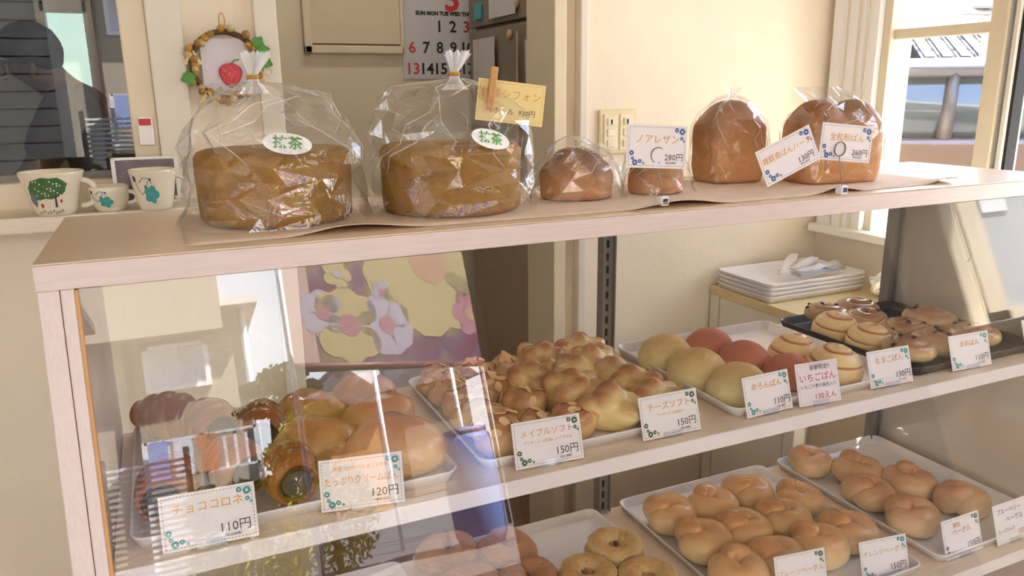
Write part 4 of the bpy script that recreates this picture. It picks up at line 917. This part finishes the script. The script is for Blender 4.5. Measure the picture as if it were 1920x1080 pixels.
# unseen lamp, added to brighten the dark kitchen
t = thing('added_kitchen_lamp', 'unseen fluorescent lamp added to brighten the kitchen', 'lamp', (.85, 1.55, CEIL))
box('housing', (-.45, .45, -.09, .09, -.05, 0), M['white'], t, .004)
tube('lamp_tube', [(-.42, 0, -.07), (.42, 0, -.07)], .016, mat('lamp_glow', (1, .97, .9, 1), .5, emit=2.6), t, 12)
# work bench behind the window
t = thing('work_bench', 'steel kitchen bench below the window', 'bench', (-.5, 1.85, 0))
box('top', (-.75, .75, -.3, .3, .82, .86), M['steel'], t, .004); 
for sx_ in (-.7, .7):
    for sy_ in (-.26, .26): box('leg', (sx_-.02, sx_+.02, sy_-.02, sy_+.02, 0, .82), M['steel'], t)

# person leaning over in the kitchen
PY = 2.35
def pk(x, y, dy=0): v = onY(x, y, PY+dy); return v
per = thing('person', 'person in a grey shirt with short black hair leaning forward in the kitchen', 'person', (pk(190, 330).x, PY, 0))
base = Vector(per.location)
def skin(name, joints, links, m, sub=2):
    me = bpy.data.meshes.new(name); me.from_pydata([tuple(j[0]-base) for j in joints], links, []); me.update()
    o = bpy.data.objects.new(name, me); C.objects.link(o); md = o.modifiers.new('s', 'SKIN'); md.use_smooth_shade = True
    for i, j in enumerate(joints): me.skin_vertices[0].data[i].radius = (j[1], j[2] if len(j) > 2 else j[1])
    me.skin_vertices[0].data[0].use_root = True
    ss = o.modifiers.new('d', 'SUBSURF'); ss.levels = sub; ss.render_levels = sub
    bpy.context.view_layer.update(); r = bpy.data.meshes.new_from_object(o.evaluated_get(bpy.context.evaluated_depsgraph_get())); bpy.data.objects.remove(o)
    r.materials.clear(); r.materials.append(m); r.polygons.foreach_set('use_smooth', [True]*len(r.polygons)); q = bpy.data.objects.new(name, r); return put(q, per)
Vv = Vector
hip = Vv((base.x+.10, PY, .92)); chest = pk(175, 235); nk = pk(118, 172); hd = pk(80, 140)
hd = nk+(hd-nk).normalized()*.13
top = hd+(hd-nk).normalized()*.07
sh1, sh2 = chest+Vv((-.06, -.19, .07)), chest+Vv((-.06, .19, .07))
J = [(hip, .15, .13), (hip.lerp(chest, .5), .14, .12), (chest, .16, .13), (nk, .055), (hd, .080, .088), (top, .06), (sh1, .06), (sh1+Vv((-.14, -.02, -.24)), .045), (sh1+Vv((-.36, .03, -.34)), .032), (sh2, .06), (sh2+Vv((-.14, .02, -.24)), .045), (sh2+Vv((-.36, -.03, -.34)), .032),
     (hip+Vv((.02, -.10, -.10)), .09), (hip+Vv((.02, -.11, -.47)), .06), (hip+Vv((.04, -.11, -.86)), .04), (hip+Vv((-.12, -.12, -.90)), .03), (hip+Vv((.02, .10, -.10)), .09), (hip+Vv((.02, .11, -.47)), .06), (hip+Vv((.04, .11, -.86)), .04), (hip+Vv((-.12, .12, -.90)), .03)]
E_ = [(0, 1), (1, 2), (2, 3), (3, 4), (4, 5), (2, 6), (6, 7), (7, 8), (2, 9), (9, 10), (10, 11), (0, 12), (12, 13), (13, 14), (14, 15), (0, 16), (16, 17), (17, 18), (18, 19)]
for k, w_ in ((8, 1), (11, -1)):
    wrist = J[k][0]; pi_ = len(J); J.append((wrist+Vv((-.05, .01*w_, -.03)), .028, .02)); E_.append((k, pi_))
    for fi in range(4): b_ = len(J); o_ = Vv((0, (fi-1.5)*.019, 0)); J.append((wrist+Vv((-.085, 0, -.045))+o_, .009)); J.append((wrist+Vv((-.125-.006*(fi in (1, 2)), 0, -.075))+o_, .008)); E_ += [(pi_, b_), (b_, b_+1)]
    b_ = len(J); J.append((wrist+Vv((-.05, -.045*w_, -.03)), .010)); J.append((wrist+Vv((-.08, -.055*w_, -.05)), .008)); E_ += [(pi_, b_), (b_, b_+1)]
bd = skin('body', J, E_, M['skin'])
shirt = mat('grey_shirt', lin(58, 54, 52), .9, .06, 20)
skin('shirt', [(hip+Vv((0, 0, -.06)), .175, .155), (hip.lerp(chest, .5), .165, .145), (chest, .185, .15), (chest.lerp(nk, .72), .085), (sh1, .085), (sh1+Vv((-.11, -.02, -.19)), .072), (sh2, .085), (sh2+Vv((-.11, .02, -.19)), .072)], [(0, 1), (1, 2), (2, 3), (2, 4), (4, 5), (2, 6), (6, 7)], shirt)
ax = (hd-nk).normalized()
def hairfn(th, ph):
    c, s = math.cos(ph), math.sin(ph); d_ = Vv((c*math.cos(th), c*math.sin(th), s)); k = 1+.03*noise.noise(d_*9); return Vv((d_.x*.105*k, d_.y*.098*k, max(d_.z*.108*k, -.045-.03*d_.x)))
ho = child('hair', meshdata('hair', *grid_sphere(hairfn, 32, 20), mat('black_hair', lin(26, 24, 26), .5, .3, 80)), per, hd-base+ax*.02+Vv((.018, 0, .025)))
fc = ax*.05+Vv((-.082, 0, -.035))
child('nose', meshdata('nose', *grid_sphere(lambda th, ph: Vv((.014*math.cos(ph)*math.cos(th), .011*math.cos(ph)*math.sin(th), .022*math.sin(ph))), 10, 8), M['skin']), per, hd-base+Vv((-.088, 0, -.02)))
for s_ in (-1, 1):
    child('eye', meshdata('eye', *grid_sphere(lambda th, ph: Vv((.010*math.cos(ph)*math.cos(th), .012*math.cos(ph)*math.sin(th), .007*math.sin(ph))), 10, 6), M['black']), per, hd-base+Vv((-.078, .032*s_, .006)))
    child('ear', meshdata('ear', *grid_sphere(lambda th, ph: Vv((.016*math.cos(ph)*math.cos(th), .008*math.cos(ph)*math.sin(th), .028*math.sin(ph))), 10, 8), M['skin']), per, hd-base+Vv((.012, .088*s_, -.02)))
child('mouth', meshdata('mouth', *grid_sphere(lambda th, ph: Vv((.008*math.cos(ph)*math.cos(th), .022*math.cos(ph)*math.sin(th), .006*math.sin(ph))), 10, 6), M['red']), per, hd-base+Vv((-.080, 0, -.052)))
for k in range(6):
    o = box('shirt_print', (-.035+.003*k, .035-.002*k, -.001, .001, -.003, .003), M['paper'], per); o.location = chest-base+Vv((-.005+.004*k, -.178-.002*(k % 2), .06-.016*k)); o.rotation_euler = (0, .1, .1)

# ------------------------------------------------------------------ bench with spare trays behind the case
t = thing('side_table', 'pale wooden table behind the case holding spare trays', 'table', (1.88, .745, 0))
box('table_top', (-.212, .215, -.20, .195, .752, .78), mat('pale_table', lin(216, 194, 144), .45, .05, 5, stretch=(2, 20, 20)), t, .003)
for sx_ in (-.19, .19):
    for sy_ in (-.175, .175): box('leg', (sx_-.02, sx_+.02, sy_-.02, sy_+.02, 0, .752), M['white'], t)
box('side_panel', (-.208, -.19, -.15, .15, .05, .752), M['white'], t)
for k in range(4):
    tray('white enamel tray in the empty stack on the wooden table' if k < 3 else 'topmost empty white tray of the stack on the wooden table', 1.668, 2.048, .682, .922, .781+k*.0125, M['enamel'], .019, 'stacked spare trays' if k < 3 else None)
zt = .781+3*.0125+.019
t = thing('bag_bundle', 'bundle of clear plastic bags lying on the stacked spare trays', 'bags', (1.90, .735, zt), .10)
for k in range(5):
    vs, fs = [], []; n = 10
    for i in range(n+1):
        for j in range(5): vs.append((-.10+.20*i/n, -.022+.044*j/4, .0015+.0045*k+.004*noise.noise(Vector((i*.5, j*.6, k*2)))*(k+1)*.6+.003))
    for i in range(n):
        for j in range(4): a = i*5+j; fs.append((a, a+5, a+6, a+1))
    o = mesh('plastic_bag', vs, fs, M['milky'], t, True); s_ = o.modifiers.new('t', 'SOLIDIFY'); s_.thickness = .0012
t = thing('serving_tongs', 'clear plastic serving tongs lying open on the stacked spare trays', 'tongs', (1.775, .76, zt), .35)
for s_, ln in ((1, .16), (-1, .15)):
    pts = [(0, 0), (.03, .004), (.07, .010), (.11, .022), (ln, .032)]
    vs, fs = [], []
    for i, (a, b) in enumerate(pts):
        hw = (.006, .007, .008, .016, .012)[i]; yy = s_*a*.22
        for dz, dy in ((.003, -hw), (.003, hw), (.006, hw), (.006, -hw)): vs.append((a, yy+dy, dz+b))
    for i in range(4):
        for k in range(4): l = (k+1) % 4; fs.append((i*4+k, i*4+l, (i+1)*4+l, (i+1)*4+k))
    fs += [(3, 2, 1, 0), (16, 17, 18, 19)]; mesh('tong_arm', vs, fs, M['milky'], t)
tube('hinge', [(0, 0, .004), (0, 0, .016)], .007, M['clear'], t, 10)
t = thing('crumpled_wrapper', 'crumpled white wrapper in the sun on the wooden table', 'wrapper', (2.02, .60, .7805))
v, f = grid_sphere(lambda th, ph: (lambda d_: d_*(.034*(1+.5*noise.noise(d_*3.1)+.25*noise.noise(d_*7))))(Vector((math.cos(ph)*math.cos(th)*1.3, math.cos(ph)*math.sin(th), math.sin(ph)*.9))), 20, 12)
zmin = min(p.z for p in v); mesh('paper_ball', [(p.x, p.y, p.z-zmin) for p in v], f, M['white2'], t)

# ------------------------------------------------------------------ outside: the street side, seen through the window and mirrored in the glass
gr = box('ground', [(-40, 40, -40, -.7, -.08, -.02), (2.25, 40, -.7, 40, -.08, -.02), (-40, -2.4, -.7, 40, -.08, -.02), (-2.4, 2.25, 3.4, 40, -.08, -.02)], mat('asphalt', lin(96, 94, 92), .9, .08, 2))
struct(gr)
plaster = mat('beige_plaster', lin(172, 160, 138), .85, .03, 1)
HY = -9.0
hx1 = mirY(462, 690, HY).x; wL, wR = mirY(272, 655, HY), mirY(390, 712, HY); zb = mirY(390, 715, HY).z; ztp = mirY(330, 645, HY).z
ez = mirY(440, 580, HY).z; ex = mirY(480, 582, HY).x; ux1 = mirY(405, 540, HY).x
t = thing('neighbour_house', 'beige plaster house with a white window across the street, mirrored in the front glass', 'house', (-2.5, HY, 0)); ox = -2.5
box('ground_storey', (-2.2, hx1-ox, -5, 0, 0, ez), plaster, t); box('upper_storey', (-2.2, ux1-ox, -5, .35, ztp+.06, 6.5), plaster, t)
box('eave', (-2.2, ex-ox, -5, .30, ez, ez+.09), M['white'], t); box('upper_roof', (-2.4, ux1-ox+.3, -5, .6, 6.5, 6.7), M['brown'], t)
wn = box('window_frame', [(wL.x-ox-.04, wR.x-ox+.04, 0, .06, zb-.05, zb), (wL.x-ox-.04, wR.x-ox+.04, 0, .06, ztp-.05, ztp), (wL.x-ox-.04, wL.x-ox+.02, 0, .06, zb, ztp), (wR.x-ox-.02, wR.x-ox+.04, 0, .06, zb, ztp), ((wL.x+wR.x)/2-ox-.015, (wL.x+wR.x)/2-ox+.015, 0, .05, zb, ztp)], M['white2'], t)
box('pane', (wL.x-ox, wR.x-ox, .01, .015, zb, ztp), mat('pale_pane', lin(190, 190, 200), .25), wn)
for k in range(14): zz = zb+.03+(ztp-zb-.1)*k/13; box('louvre', (wL.x-ox+.02, (wL.x+wR.x)/2-ox-.02, .018, .03, zz, zz+.022), M['white2'], wn)
tube('downpipe', [(mirY(228, 560, HY).x-ox, .08, 0), (mirY(228, 560, HY).x-ox, .08, 5)], .045, M['brown'], t)
tube('downpipe', [(hx1-ox+.03, .06, 0), (hx1-ox+.03, .06, ez)], .03, M['white2'], t)
t = thing('added_dark_shed', 'dark grey boarded shed added across the street to darken the kitchen window reflection', 'shed', (-1.65, -5.6, 0))  # invented shed, added to cut the bright veil on the kitchen window
box('walls', (-1.0, 1.0, -1.2, 0, 0, 2.5), mat('shed_grey', lin(64, 64, 64), .8, .05, 4), t)
for k in range(16): box('board', (-1.0, 1.0, 0, .018, .03+k*.155, .17+k*.155), MATS['shed_grey'], t)
box('roof', (-1.1, 1.1, -1.3, .12, 2.5, 2.58), M['brown'], t)
# banner hanging in front of the shop
bl_, br_ = mirY(552, 690, -4.0), mirY(925, 680, -5.75)
t = thing('flower_banner', 'pink and yellow flower banner hanging outside, mirrored in the front glass', 'banner', bl_)
bu = Vector((br_.x-bl_.x, br_.y-bl_.y, 0)); bw = bu.length; t.rotation_euler = (0, 0, math.atan2(bu.y, bu.x)); bh = 1.7
m_, t_, N_, L_n = nodes('banner_cloth'); b_ = N_['Principled BSDF']; b_.inputs['Roughness'].default_value = .85
tcn = N_.new('ShaderNodeTexCoord'); no = N_.new('ShaderNodeTexNoise'); no.inputs['Scale'].default_value = 3.2; no.inputs['Detail'].default_value = 1; rr = N_.new('ShaderNodeValToRGB'); L_n.new(tcn.outputs['Object'], no.inputs[0]); L_n.new(no.outputs['Fac'], rr.inputs[0]); L_n.new(rr.outputs[0], b_.inputs['Base Color'])
e_ = rr.color_ramp.elements; e_[0].position = .32; e_[0].color = lin(132, 66, 92); e_[1].position = .68; e_[1].color = lin(142, 140, 104)
for pos, cc in ((.42, (120, 84, 116)), (.5, (134, 108, 132)), (.58, (152, 132, 96))): q = e_.new(pos); q.color = lin(*cc)
tl_ = N_.new('ShaderNodeBsdfTranslucent'); L_n.new(rr.outputs[0], tl_.inputs[0]); mxb = N_.new('ShaderNodeMixShader'); mxb.inputs[0].default_value = .45; L_n.new(b_.outputs[0], mxb.inputs[1]); L_n.new(tl_.outputs[0], mxb.inputs[2]); L_n.new(mxb.outputs[0], N_['Material Output'].inputs[0])
cl = box('cloth', (0, bw, -.003, .003, 0, bh), m_, t)
box('left_hem', (0, bw*.09, -.005, .005, 0, bh), mat('pale_pink', lin(166, 138, 132), .8), t); box('right_hem', (bw*.93, bw, -.005, .005, 0, bh), mat('pale_grey_hem', lin(134, 134, 138), .8), t)
tube('top_rod', [(-.02, 0, bh), (bw+.02, 0, bh)], .02, M['white2'], t)
for xx in (-.02, bw+.02): tube('side_pole', [(xx, 0, -bl_.z), (xx, 0, bh)], .018, M['white2'], t)
tube('bottom_rod', [(0, 0, 0), (bw*.95, 0, 0)], .030, mat('wine_rod', lin(100, 44, 50), .5), t)
def petals(cx, cz, r, n, m, core):
    vs, fs = [], []
    for s_ in (-1, 1):
        for k in range(n):
            a = 2*PI*k/n; ox_, oz_ = cx+math.cos(a)*r*.6, cz+math.sin(a)*r*.6; b0 = len(vs); vs.extend([(cx+(ox_-cx+math.cos(2*PI*i/10)*r*.42)*1.5, s_*(.006+.0004*(k % 2)), oz_+math.sin(2*PI*i/10)*r*.42) for i in range(10)]); fs.append(tuple(range(b0, b0+10)))
    o = mesh('flower_print', vs, fs, m, t)
    vs = [(cx+math.cos(2*PI*i/10)*r*.45, s_*.008, cz+math.sin(2*PI*i/10)*r*.3) for s_ in (-1, 1) for i in range(10)]
    mesh('flower_centre', vs, [tuple(range(10)), tuple(range(10, 20))], core, o)
bm_ = lambda n_, c_: mat(n_, lin(*c_), .85)
Y_, P_, W_, O_ = bm_('print_yellow', (158, 142, 98)), bm_('print_rose', (150, 96, 110)), bm_('print_lilac', (150, 142, 156)), bm_('print_peach', (160, 120, 96))
petals(bw*.23, 0.291, 0.273, 8, Y_, P_); petals(bw*.40, 0.309, 0.237, 10, W_, P_); petals(bw*.13, 0.364, 0.164, 8, W_, P_); petals(bw*.68, 0.874, 0.655, 7, Y_, O_); petals(bw*.16, 0.837, 0.127, 5, Y_, W_); petals(bw*.21, 0.655, 0.109, 5, Y_, W_); petals(bw*.14, 1.128, 0.127, 5, Y_, P_); petals(bw*.90, 0.455, 0.218, 6, P_, O_); petals(bw*.40, 1.128, 0.255, 6, Y_, W_); petals(bw*.40, 0.564, 0.091, 5, W_, P_)
# foliage helper
def leaves(name, centers, n, size, m, parent, seed=0):
    R = random.Random(seed); vs, fs = [], []
    for (c_, rx, ry, rz_) in centers:
        for _ in range(n):
            while True:
                d_ = Vector((R.uniform(-1, 1), R.uniform(-1, 1), R.uniform(-1, 1)))
                if d_.length < 1: break
            p_ = Vector(c_)+Vector((d_.x*rx, d_.y*ry, d_.z*rz_)); a = Vector((R.gauss(0, 1), R.gauss(0, 1), R.gauss(0, 1))).normalized(); b = a.orthogonal().normalized(); b0 = len(vs)
            vs.extend([p_-a*size, p_+b*size*.5, p_+a*size, p_-b*size*.5]); fs.append((b0, b0+1, b0+2, b0+3))
    o = mesh(name, vs, fs, m, parent); o['kind'] = 'stuff'; return o
pine_m = mat('pine_needles', lin(104, 112, 54), .8, .2, 5); shrub_m = mat('yellow_green_leaves', lin(186, 178, 70), .8, .2, 5)
TY = -6.5
b0 = mirY(520, 830, TY); t = thing('pruned_pine', 'cloud-pruned pine tree across the street, mirrored in the front glass', 'tree', (b0.x, TY, 0))
pads = [(530, 705, .24, .12), (490, 730, .2, .08), (565, 728, .2, .08), (500, 765, .3, .09), (560, 770, .28, .09)]
cs = []
tube('trunk', [(0, 0, 0), (.05, 0, .6)]+[((mirY(x, y, TY)-Vector((b0.x, TY, 0)))) for x, y in ((520, 830), (515, 780), (532, 740), (530, 708))], [.07, .06, .05, .045, .035, .02], M['twig'], t)
for x, y, a, b in pads:
    c_ = mirY(x, y, TY)-Vector((b0.x, TY, 0)); cs.append((c_, a, a, b))
    if y > 710: tube('branch', [(mirY(522, y+12, TY)-Vector((b0.x, TY, 0))), c_], .015, M['twig'], t)
leaves('needles', cs, 700, .028, pine_m, t, 3)
b0 = mirY(600, 800, -6); t = thing('garden_shrub', 'yellow-green garden shrub beside the pruned pine, mirrored in the front glass', 'shrub', (b0.x, -6, 0))
leaves('foliage', [(mirY(600, 800, -6)-Vector((b0.x, -6, 0)), .34, .3, .22), (mirY(560, 850, -6)-Vector((b0.x, -6, 0)), .3, .3, .2), ((0, 0, .5), .4, .35, .5)], 1500, .03, shrub_m, t, 5); tube('stem', [(0, 0, 0), (0, 0, 1.1)], .03, M['twig'], t)
b0 = mirY(380, 900, -5.5); t = thing('hedge', 'low yellow-green hedge below the white railing, mirrored in the front glass', 'hedge', (b0.x+.15, -4.7, 0))
leaves('foliage', [((-.15+.22*k, 0, .80), .16, .18, .16) for k in range(3)]+[((-.15+.22*k, 0, .38), .17, .18, .36) for k in range(3)], 600, .03, shrub_m, t, 6)
tube('stem', [(0, 0, 0), (0, 0, .8)], .03, M['twig'], t)
# dark-roofed houses beyond
def gable(label, xl, xr, yridge, ypx, Y, wallm, roofm, hang=.25):
    a, b = mirY(xl, ypx, Y), mirY(xr, ypx, Y); rz_ = mirY((xl+xr)/2, yridge, Y).z; t = thing('gabled_house', label, 'house', ((a.x+b.x)/2, Y, 0)); hw = abs(b.x-a.x)/2; ze = min(a.z, b.z)
    box('wall', (-hw, hw, -4, 0, 0, ze), wallm, t)
    vs = [(-hw-hang, .3, ze-.1), (hw+hang, .3, ze-.1), (0, .3, rz_), (-hw-hang, -4.2, ze-.1), (hw+hang, -4.2, ze-.1), (0, -4.2, rz_)]
    mesh('roof', vs, [(0, 1, 2), (5, 4, 3), (0, 2, 5, 3), (1, 4, 5, 2), (0, 3, 4, 1)], roofm, t)
    mesh('ridge_cap', *tube_data([(0, .35, rz_), (0, -4.2, rz_)], .09, 8), roofm, t); return t
rm = mat('dark_tile', lin(96, 88, 92), .7, .1, 4); bw_ = mat('brown_boards', lin(170, 126, 84), .7, .1, 3)
gable('dark-gabled house beyond the pine, mirrored in the front glass', 585, 700, 688, 742, -13, bw_, rm)
gable('taller dark-roofed house beyond the banner, mirrored in the front glass', 740, 870, 640, 700, -15, mat('grey_boards', lin(120, 112, 104), .7, .1, 3), rm)
# slatted fence and railing with washing
fl_, fr_ = mirY(205, 1000, -5), mirY(275, 860, -5)
t = thing('slatted_fence', 'white slatted fence by the beige house, mirrored in the front glass', 'fence', (fl_.x, -5, 0)); fw = fr_.x-fl_.x+.25
for k in range(22): box('slat', (0, fw, 0, .02, .28+k*.042, .28+k*.042+.02), M['white2'], t)
for xx in (0, fw): box('post', (xx-.02, xx+.02, .02, .05, 0, 1.25), M['steel'], t)
ra, rb = mirY(272, 850, -6), mirY(480, 805, -6); zl = mirY(370, 890, -6).z; zh = mirY(370, 815, -6).z
t = thing('white_railing', 'white balustrade across the street, mirrored in the front glass', 'railing', (ra.x, -6, 0)); rw = rb.x-ra.x
box('rail', (0, rw, -.02, .02, zh-.02, zh), M['white2'], t); box('rail', (0, rw, -.02, .02, zl, zl+.02), M['white2'], t)
for k in range(11): box('baluster', (rw*k/10-.012, rw*k/10+.012, -.01, .01, zl, zh), M['white2'], t)
for k in (0, 5, 10): box('post', (rw*k/10-.02, rw*k/10+.02, -.02, .02, 0, zh), M['white2'], t)
for k, (cc, nm_) in enumerate((((150, 170, 220), 'blue'), ((226, 226, 230), 'white'), ((206, 150, 110), 'orange'))):
    o = tag(box('towel', (-.07, .07, -.006, .006, -.30, 0), mat('towel_'+nm_, lin(*cc), .9), None, 0, (ra.x+.10+.18*k, -5.93, zh-.01)), nm_+' towel hung to dry on the white balustrade', 'towel')
for k, (x, ytop, ybot, Y) in enumerate(((697, 672, 830, -7), (838, 650, 780, -7.5), (893, 645, 830, -7))):
    a, b = mirY(x, ytop, Y), mirY(x+20, ybot, Y); o = tube('pole', [(0, 0, 0), (0, 0, a.z)], .022, M['white2'] if k < 2 else M['brown'], None, 8, (a.x, Y, -.02)); tag(o, ('slim white pole before the dark-gabled house, mirrored in the glass', 'slim white pole below the banner corner, mirrored in the glass', 'slim brown pole past the banner, mirrored in the glass')[k], 'pole')
a = mirY(868, 800, -6); t = thing('water_butt', 'blue plastic water butt across the street, mirrored in the front glass', 'barrel', (a.x, -6, -.02))
lathe('barrel', [(.2, 0), (.24, .1), (.25, .5), (.24, .95), (.2, 1.0)], mat('blue_plastic', lin(90, 120, 180), .5), t, 20); lathe('lid', [(.21, 1.0), (.21, 1.04), (.001, 1.06)], mat('blue_plastic', lin(90, 120, 180), .5), t, 20)
# white framed glass door further along the shop front (mirrored at the right of the pane)
dxa, dxb, dxc = mirY(1725, 395, -1.2).x, mirY(1790, 395, -1.2).x, mirY(1815, 385, -1.2).x
t = thing('glass_door', 'white framed glass door standing open along the shop front, mirrored in the glass', 'door', (dxa, -1.2, 0))
box('post', (0, dxb-dxa, -.06, 0, 0, 2.3), M['white'], t); box('stile', (dxb-dxa+.03, dxc-dxa+.06, -.04, 0, 0, 2.2), M['alu'], t); box('stile', (1.3, 1.38, -.04, 0, 0, 2.2), M['alu'], t)
box('bottom_rail', (dxb-dxa+.03, 1.38, -.04, 0, .0, mirY(1880, 583, -1.2).z), M['alu'], t); box('pane', (dxc-dxa+.06, 1.3, -.025, -.02, mirY(1880, 583, -1.2).z, 2.15), mat('grey_blind', lin(176, 182, 186), .4), t); box('notice', (dxc-dxa+.10, dxc-dxa+.26, -.018, -.012, mirY(1860, 396, -1.2).z, mirY(1860, 396, -1.2).z+.2), M['white2'], t)

# right window view: parked car, tiled roofs, utility pole
cd0 = CAM+ray(1760, 200)*4.3
car = thing('parked_car', 'dark parked car with tan lower doors outside the right window', 'car', (cd0.x, cd0.y, -.075), math.radians(-38))
bodym = mat('car_body_taupe', lin(88, 68, 52), .3, .02, 3, coat=.6); darkm = mat('car_glass_dark', lin(60, 66, 70), .1, coat=.5); roofw = mat('car_roof_dark', lin(70, 66, 70), .25, coat=.6)
def loft(name, secs, m, parent):
    n = len(secs[0]); vs = [p_ for s_ in secs for p_ in s_]; fs = []
    for i in range(len(secs)-1):
        for k in range(n): l = (k+1) % n; fs.append((i*n+k, i*n+l, (i+1)*n+l, (i+1)*n+k))
    fs += [tuple(range(n-1, -1, -1)), tuple((len(secs)-1)*n+k for k in range(n))]
    o = mesh(name, vs, fs, m, parent, True); md = o.modifiers.new('b', 'BEVEL'); md.width = .03; md.segments = 3; md.limit_method = 'ANGLE'; return o
def sec(x, hw, z0, z1, r=.1): return [(x, -hw, z0), (x, hw, z0), (x, hw*1.02, (z0+z1)/2), (x, hw*.95, z1), (x, -hw*.95, z1), (x, -hw*1.02, (z0+z1)/2)]
loft('body', [sec(-2.3, .70, .40, .90), sec(-2.15, .80, .24, 1.08), sec(-1.3, .84, .22, 1.20), (sec(1.4, .84, .22, 1.23)), sec(2.1, .80, .24, 1.2), sec(2.2, .72, .40, .95)], bodym, car)
loft('glasshouse', [sec(-1.5, .72, 1.18, 1.21), sec(-.9, .72, 1.18, 1.50), sec(1.5, .72, 1.18, 1.51), sec(2.05, .72, 1.18, 1.22)], darkm, car)
loft('roof', [sec(-.95, .70, 1.49, 1.52), sec(-.4, .72, 1.49, 1.58), sec(1.2, .72, 1.49, 1.58), sec(1.58, .70, 1.49, 1.53)], roofw, car)
for s_ in (-1, 1):
    for xa, xb in ((-1.48, -.93), (-.16, -.13), (.9, .88), (2.02, 1.52)): tube('pillar', [(xa, s_*.755, 1.19), ((xa+xb)/2, s_*.735, 1.35), (xb, s_*.70, 1.51)], (.036, .030, .026), mat('car_pillar', lin(70, 64, 62), .4), car, 8)
    for xw in (-1.5, 1.4):
        o = lathe('wheel', [(.001, -.1), (.20, -.1), (.30, -.09), (.31, 0), (.30, .09), (.20, .1), (.001, .1)], M['black'], car, 24, (xw, s_*.74, .31)); o.rotation_euler = (PI/2, 0, 0)
        lathe('hub', [(.001, .11), (.17, .105), (.19, .095)], M['steel'], o, 16)
    box('mirror', (-1.15, -1.02, s_*.86-.06, s_*.86+.06, 1.2, 1.32), roofw, car, .02); box('door_line', (.33, .34, s_*.858-.002, s_*.858+.002, .35, 1.05), M['dark'], car); box('door_handle', (.12, .26, s_*.87-.01, s_*.87+.01, .92, .95), roofw, car, .005)
# red roof light bar of a second vehicle behind
v0 = CAM+ray(1800, 132)*7.5; t = thing('parked_van', 'pale van with a red stripe parked behind the dark car', 'van', (v0.x+.9, v0.y, -.02), math.radians(-38))
box('body', (-2.2, 2.2, -.8, .8, .3, v0.z+.05), mat('pale_van', lin(120, 124, 132), .3, coat=.5), t, .08); box('stripe', (-1.0, 2.21, -.812, -.80, v0.z-.045, v0.z+.035), mat('van_red', lin(120, 24, 24), .5), t)
for xw in (-1.4, 1.4):
    for s_ in (-1, 1): o = lathe('wheel', [(.001, -.1), (.2, -.1), (.32, -.08), (.33, 0), (.32, .08), (.2, .1), (.001, .1)], M['black'], t, 20, (xw, s_*.72, .35)); o.rotation_euler = (PI/2, 0, 0)
# tiled roofs
def tiled_house(label, p_, wd, dp, ze, rz_, rot, rows, cols):
    t = thing('tiled_house', label, 'house', (p_.x, p_.y, -.02), rot); box('wall', (-wd/2, wd/2, -dp/2, dp/2, 0, ze), mat('brown_plaster', lin(110, 94, 78), .85), t)
    rm_ = mat('silver_roof_tile', lin(46, 50, 58), .75, .1, 6, spec=.15)
    mesh('roof', [(-wd/2-.3, -dp/2-.4, ze-.1), (wd/2+.3, -dp/2-.4, ze-.1), (wd/2+.3, 0, rz_), (-wd/2-.3, 0, rz_), (-wd/2-.3, dp/2+.4, ze-.1), (wd/2+.3, dp/2+.4, ze-.1)], [(0, 1, 2, 3), (3, 2, 5, 4), (0, 3, 4), (1, 5, 2), (0, 4, 5, 1)], mat('roof_underlay', lin(8, 8, 10), .9, spec=.05), t)
    n_ = Vector((0, -(rz_-ze+.1), dp/2+.4)).normalized(); sl = Vector((0, dp/2+.4, rz_-ze+.1)); tl = sl.length/rows; cwid = (wd+.6)/cols; ang = math.atan2(sl.z, sl.y)
    bm = bmesh.new(); bbox(bm, -cwid*.47, cwid*.47, 0, tl*1.1, 0, .03); bmesh.ops.bevel(bm, geom=[e for e in bm.edges if abs((e.verts[0].co-e.verts[1].co).y) > tl*.5 and e.verts[0].co.z > .02], offset=cwid*.2, segments=2, affect='EDGES'); me = bpy.data.meshes.new('roof_tile'); bm.to_mesh(me); bm.free(); me.materials.append(rm_)
    for r_ in range(rows):
        for c_ in range(cols):
            q = Vector((-wd/2-.3+cwid*(c_+.5), -dp/2-.4, ze-.1))+sl*(r_/rows)+n_*.012; o = child('roof_tile', me, t, q); o.rotation_euler = (ang+.06, 0, 0)
    tube('ridge', [(-wd/2-.3, 0, rz_+.03), (wd/2+.3, 0, rz_+.03)], .12, rm_, t, 10); return t
h1 = CAM+ray(1790, 150)*14
tiled_house('house with a silver tiled roof beyond the parked cars', h1+Vector((3.5, .15, 0)), 5.5, 2.6, 2.0, 2.42, math.radians(-40), 9, 20)
h2 = CAM+ray(1665, 150)*20; tiled_house('farther house with a tiled roof next to the silver-roofed house', h2+Vector((-1.0, 1.5, 0)), 4, 3, 2.1, 2.5, math.radians(50), 8, 12)
pp = CAM+ray(1856, 40)*12; t = thing('utility_pole', 'utility pole with a transformer seen through the right window', 'utility pole', (pp.x, pp.y, -.02))
tube('post', [(0, 0, 0), (0, 0, 5)], .09, M['grey'], t, 10); zc = pp.z; tube('crossarm', [(-.5, .1, zc+.15), (.3, -.1, zc+.15)], .05, M['grey'], t, 6); lathe('transformer', [(.001, zc+.2), (.18, zc+.2), (.2, zc+.3), (.2, zc+.6), (.001, zc+.7)], M['grey'], t, 14, (-.15, 0, 0));
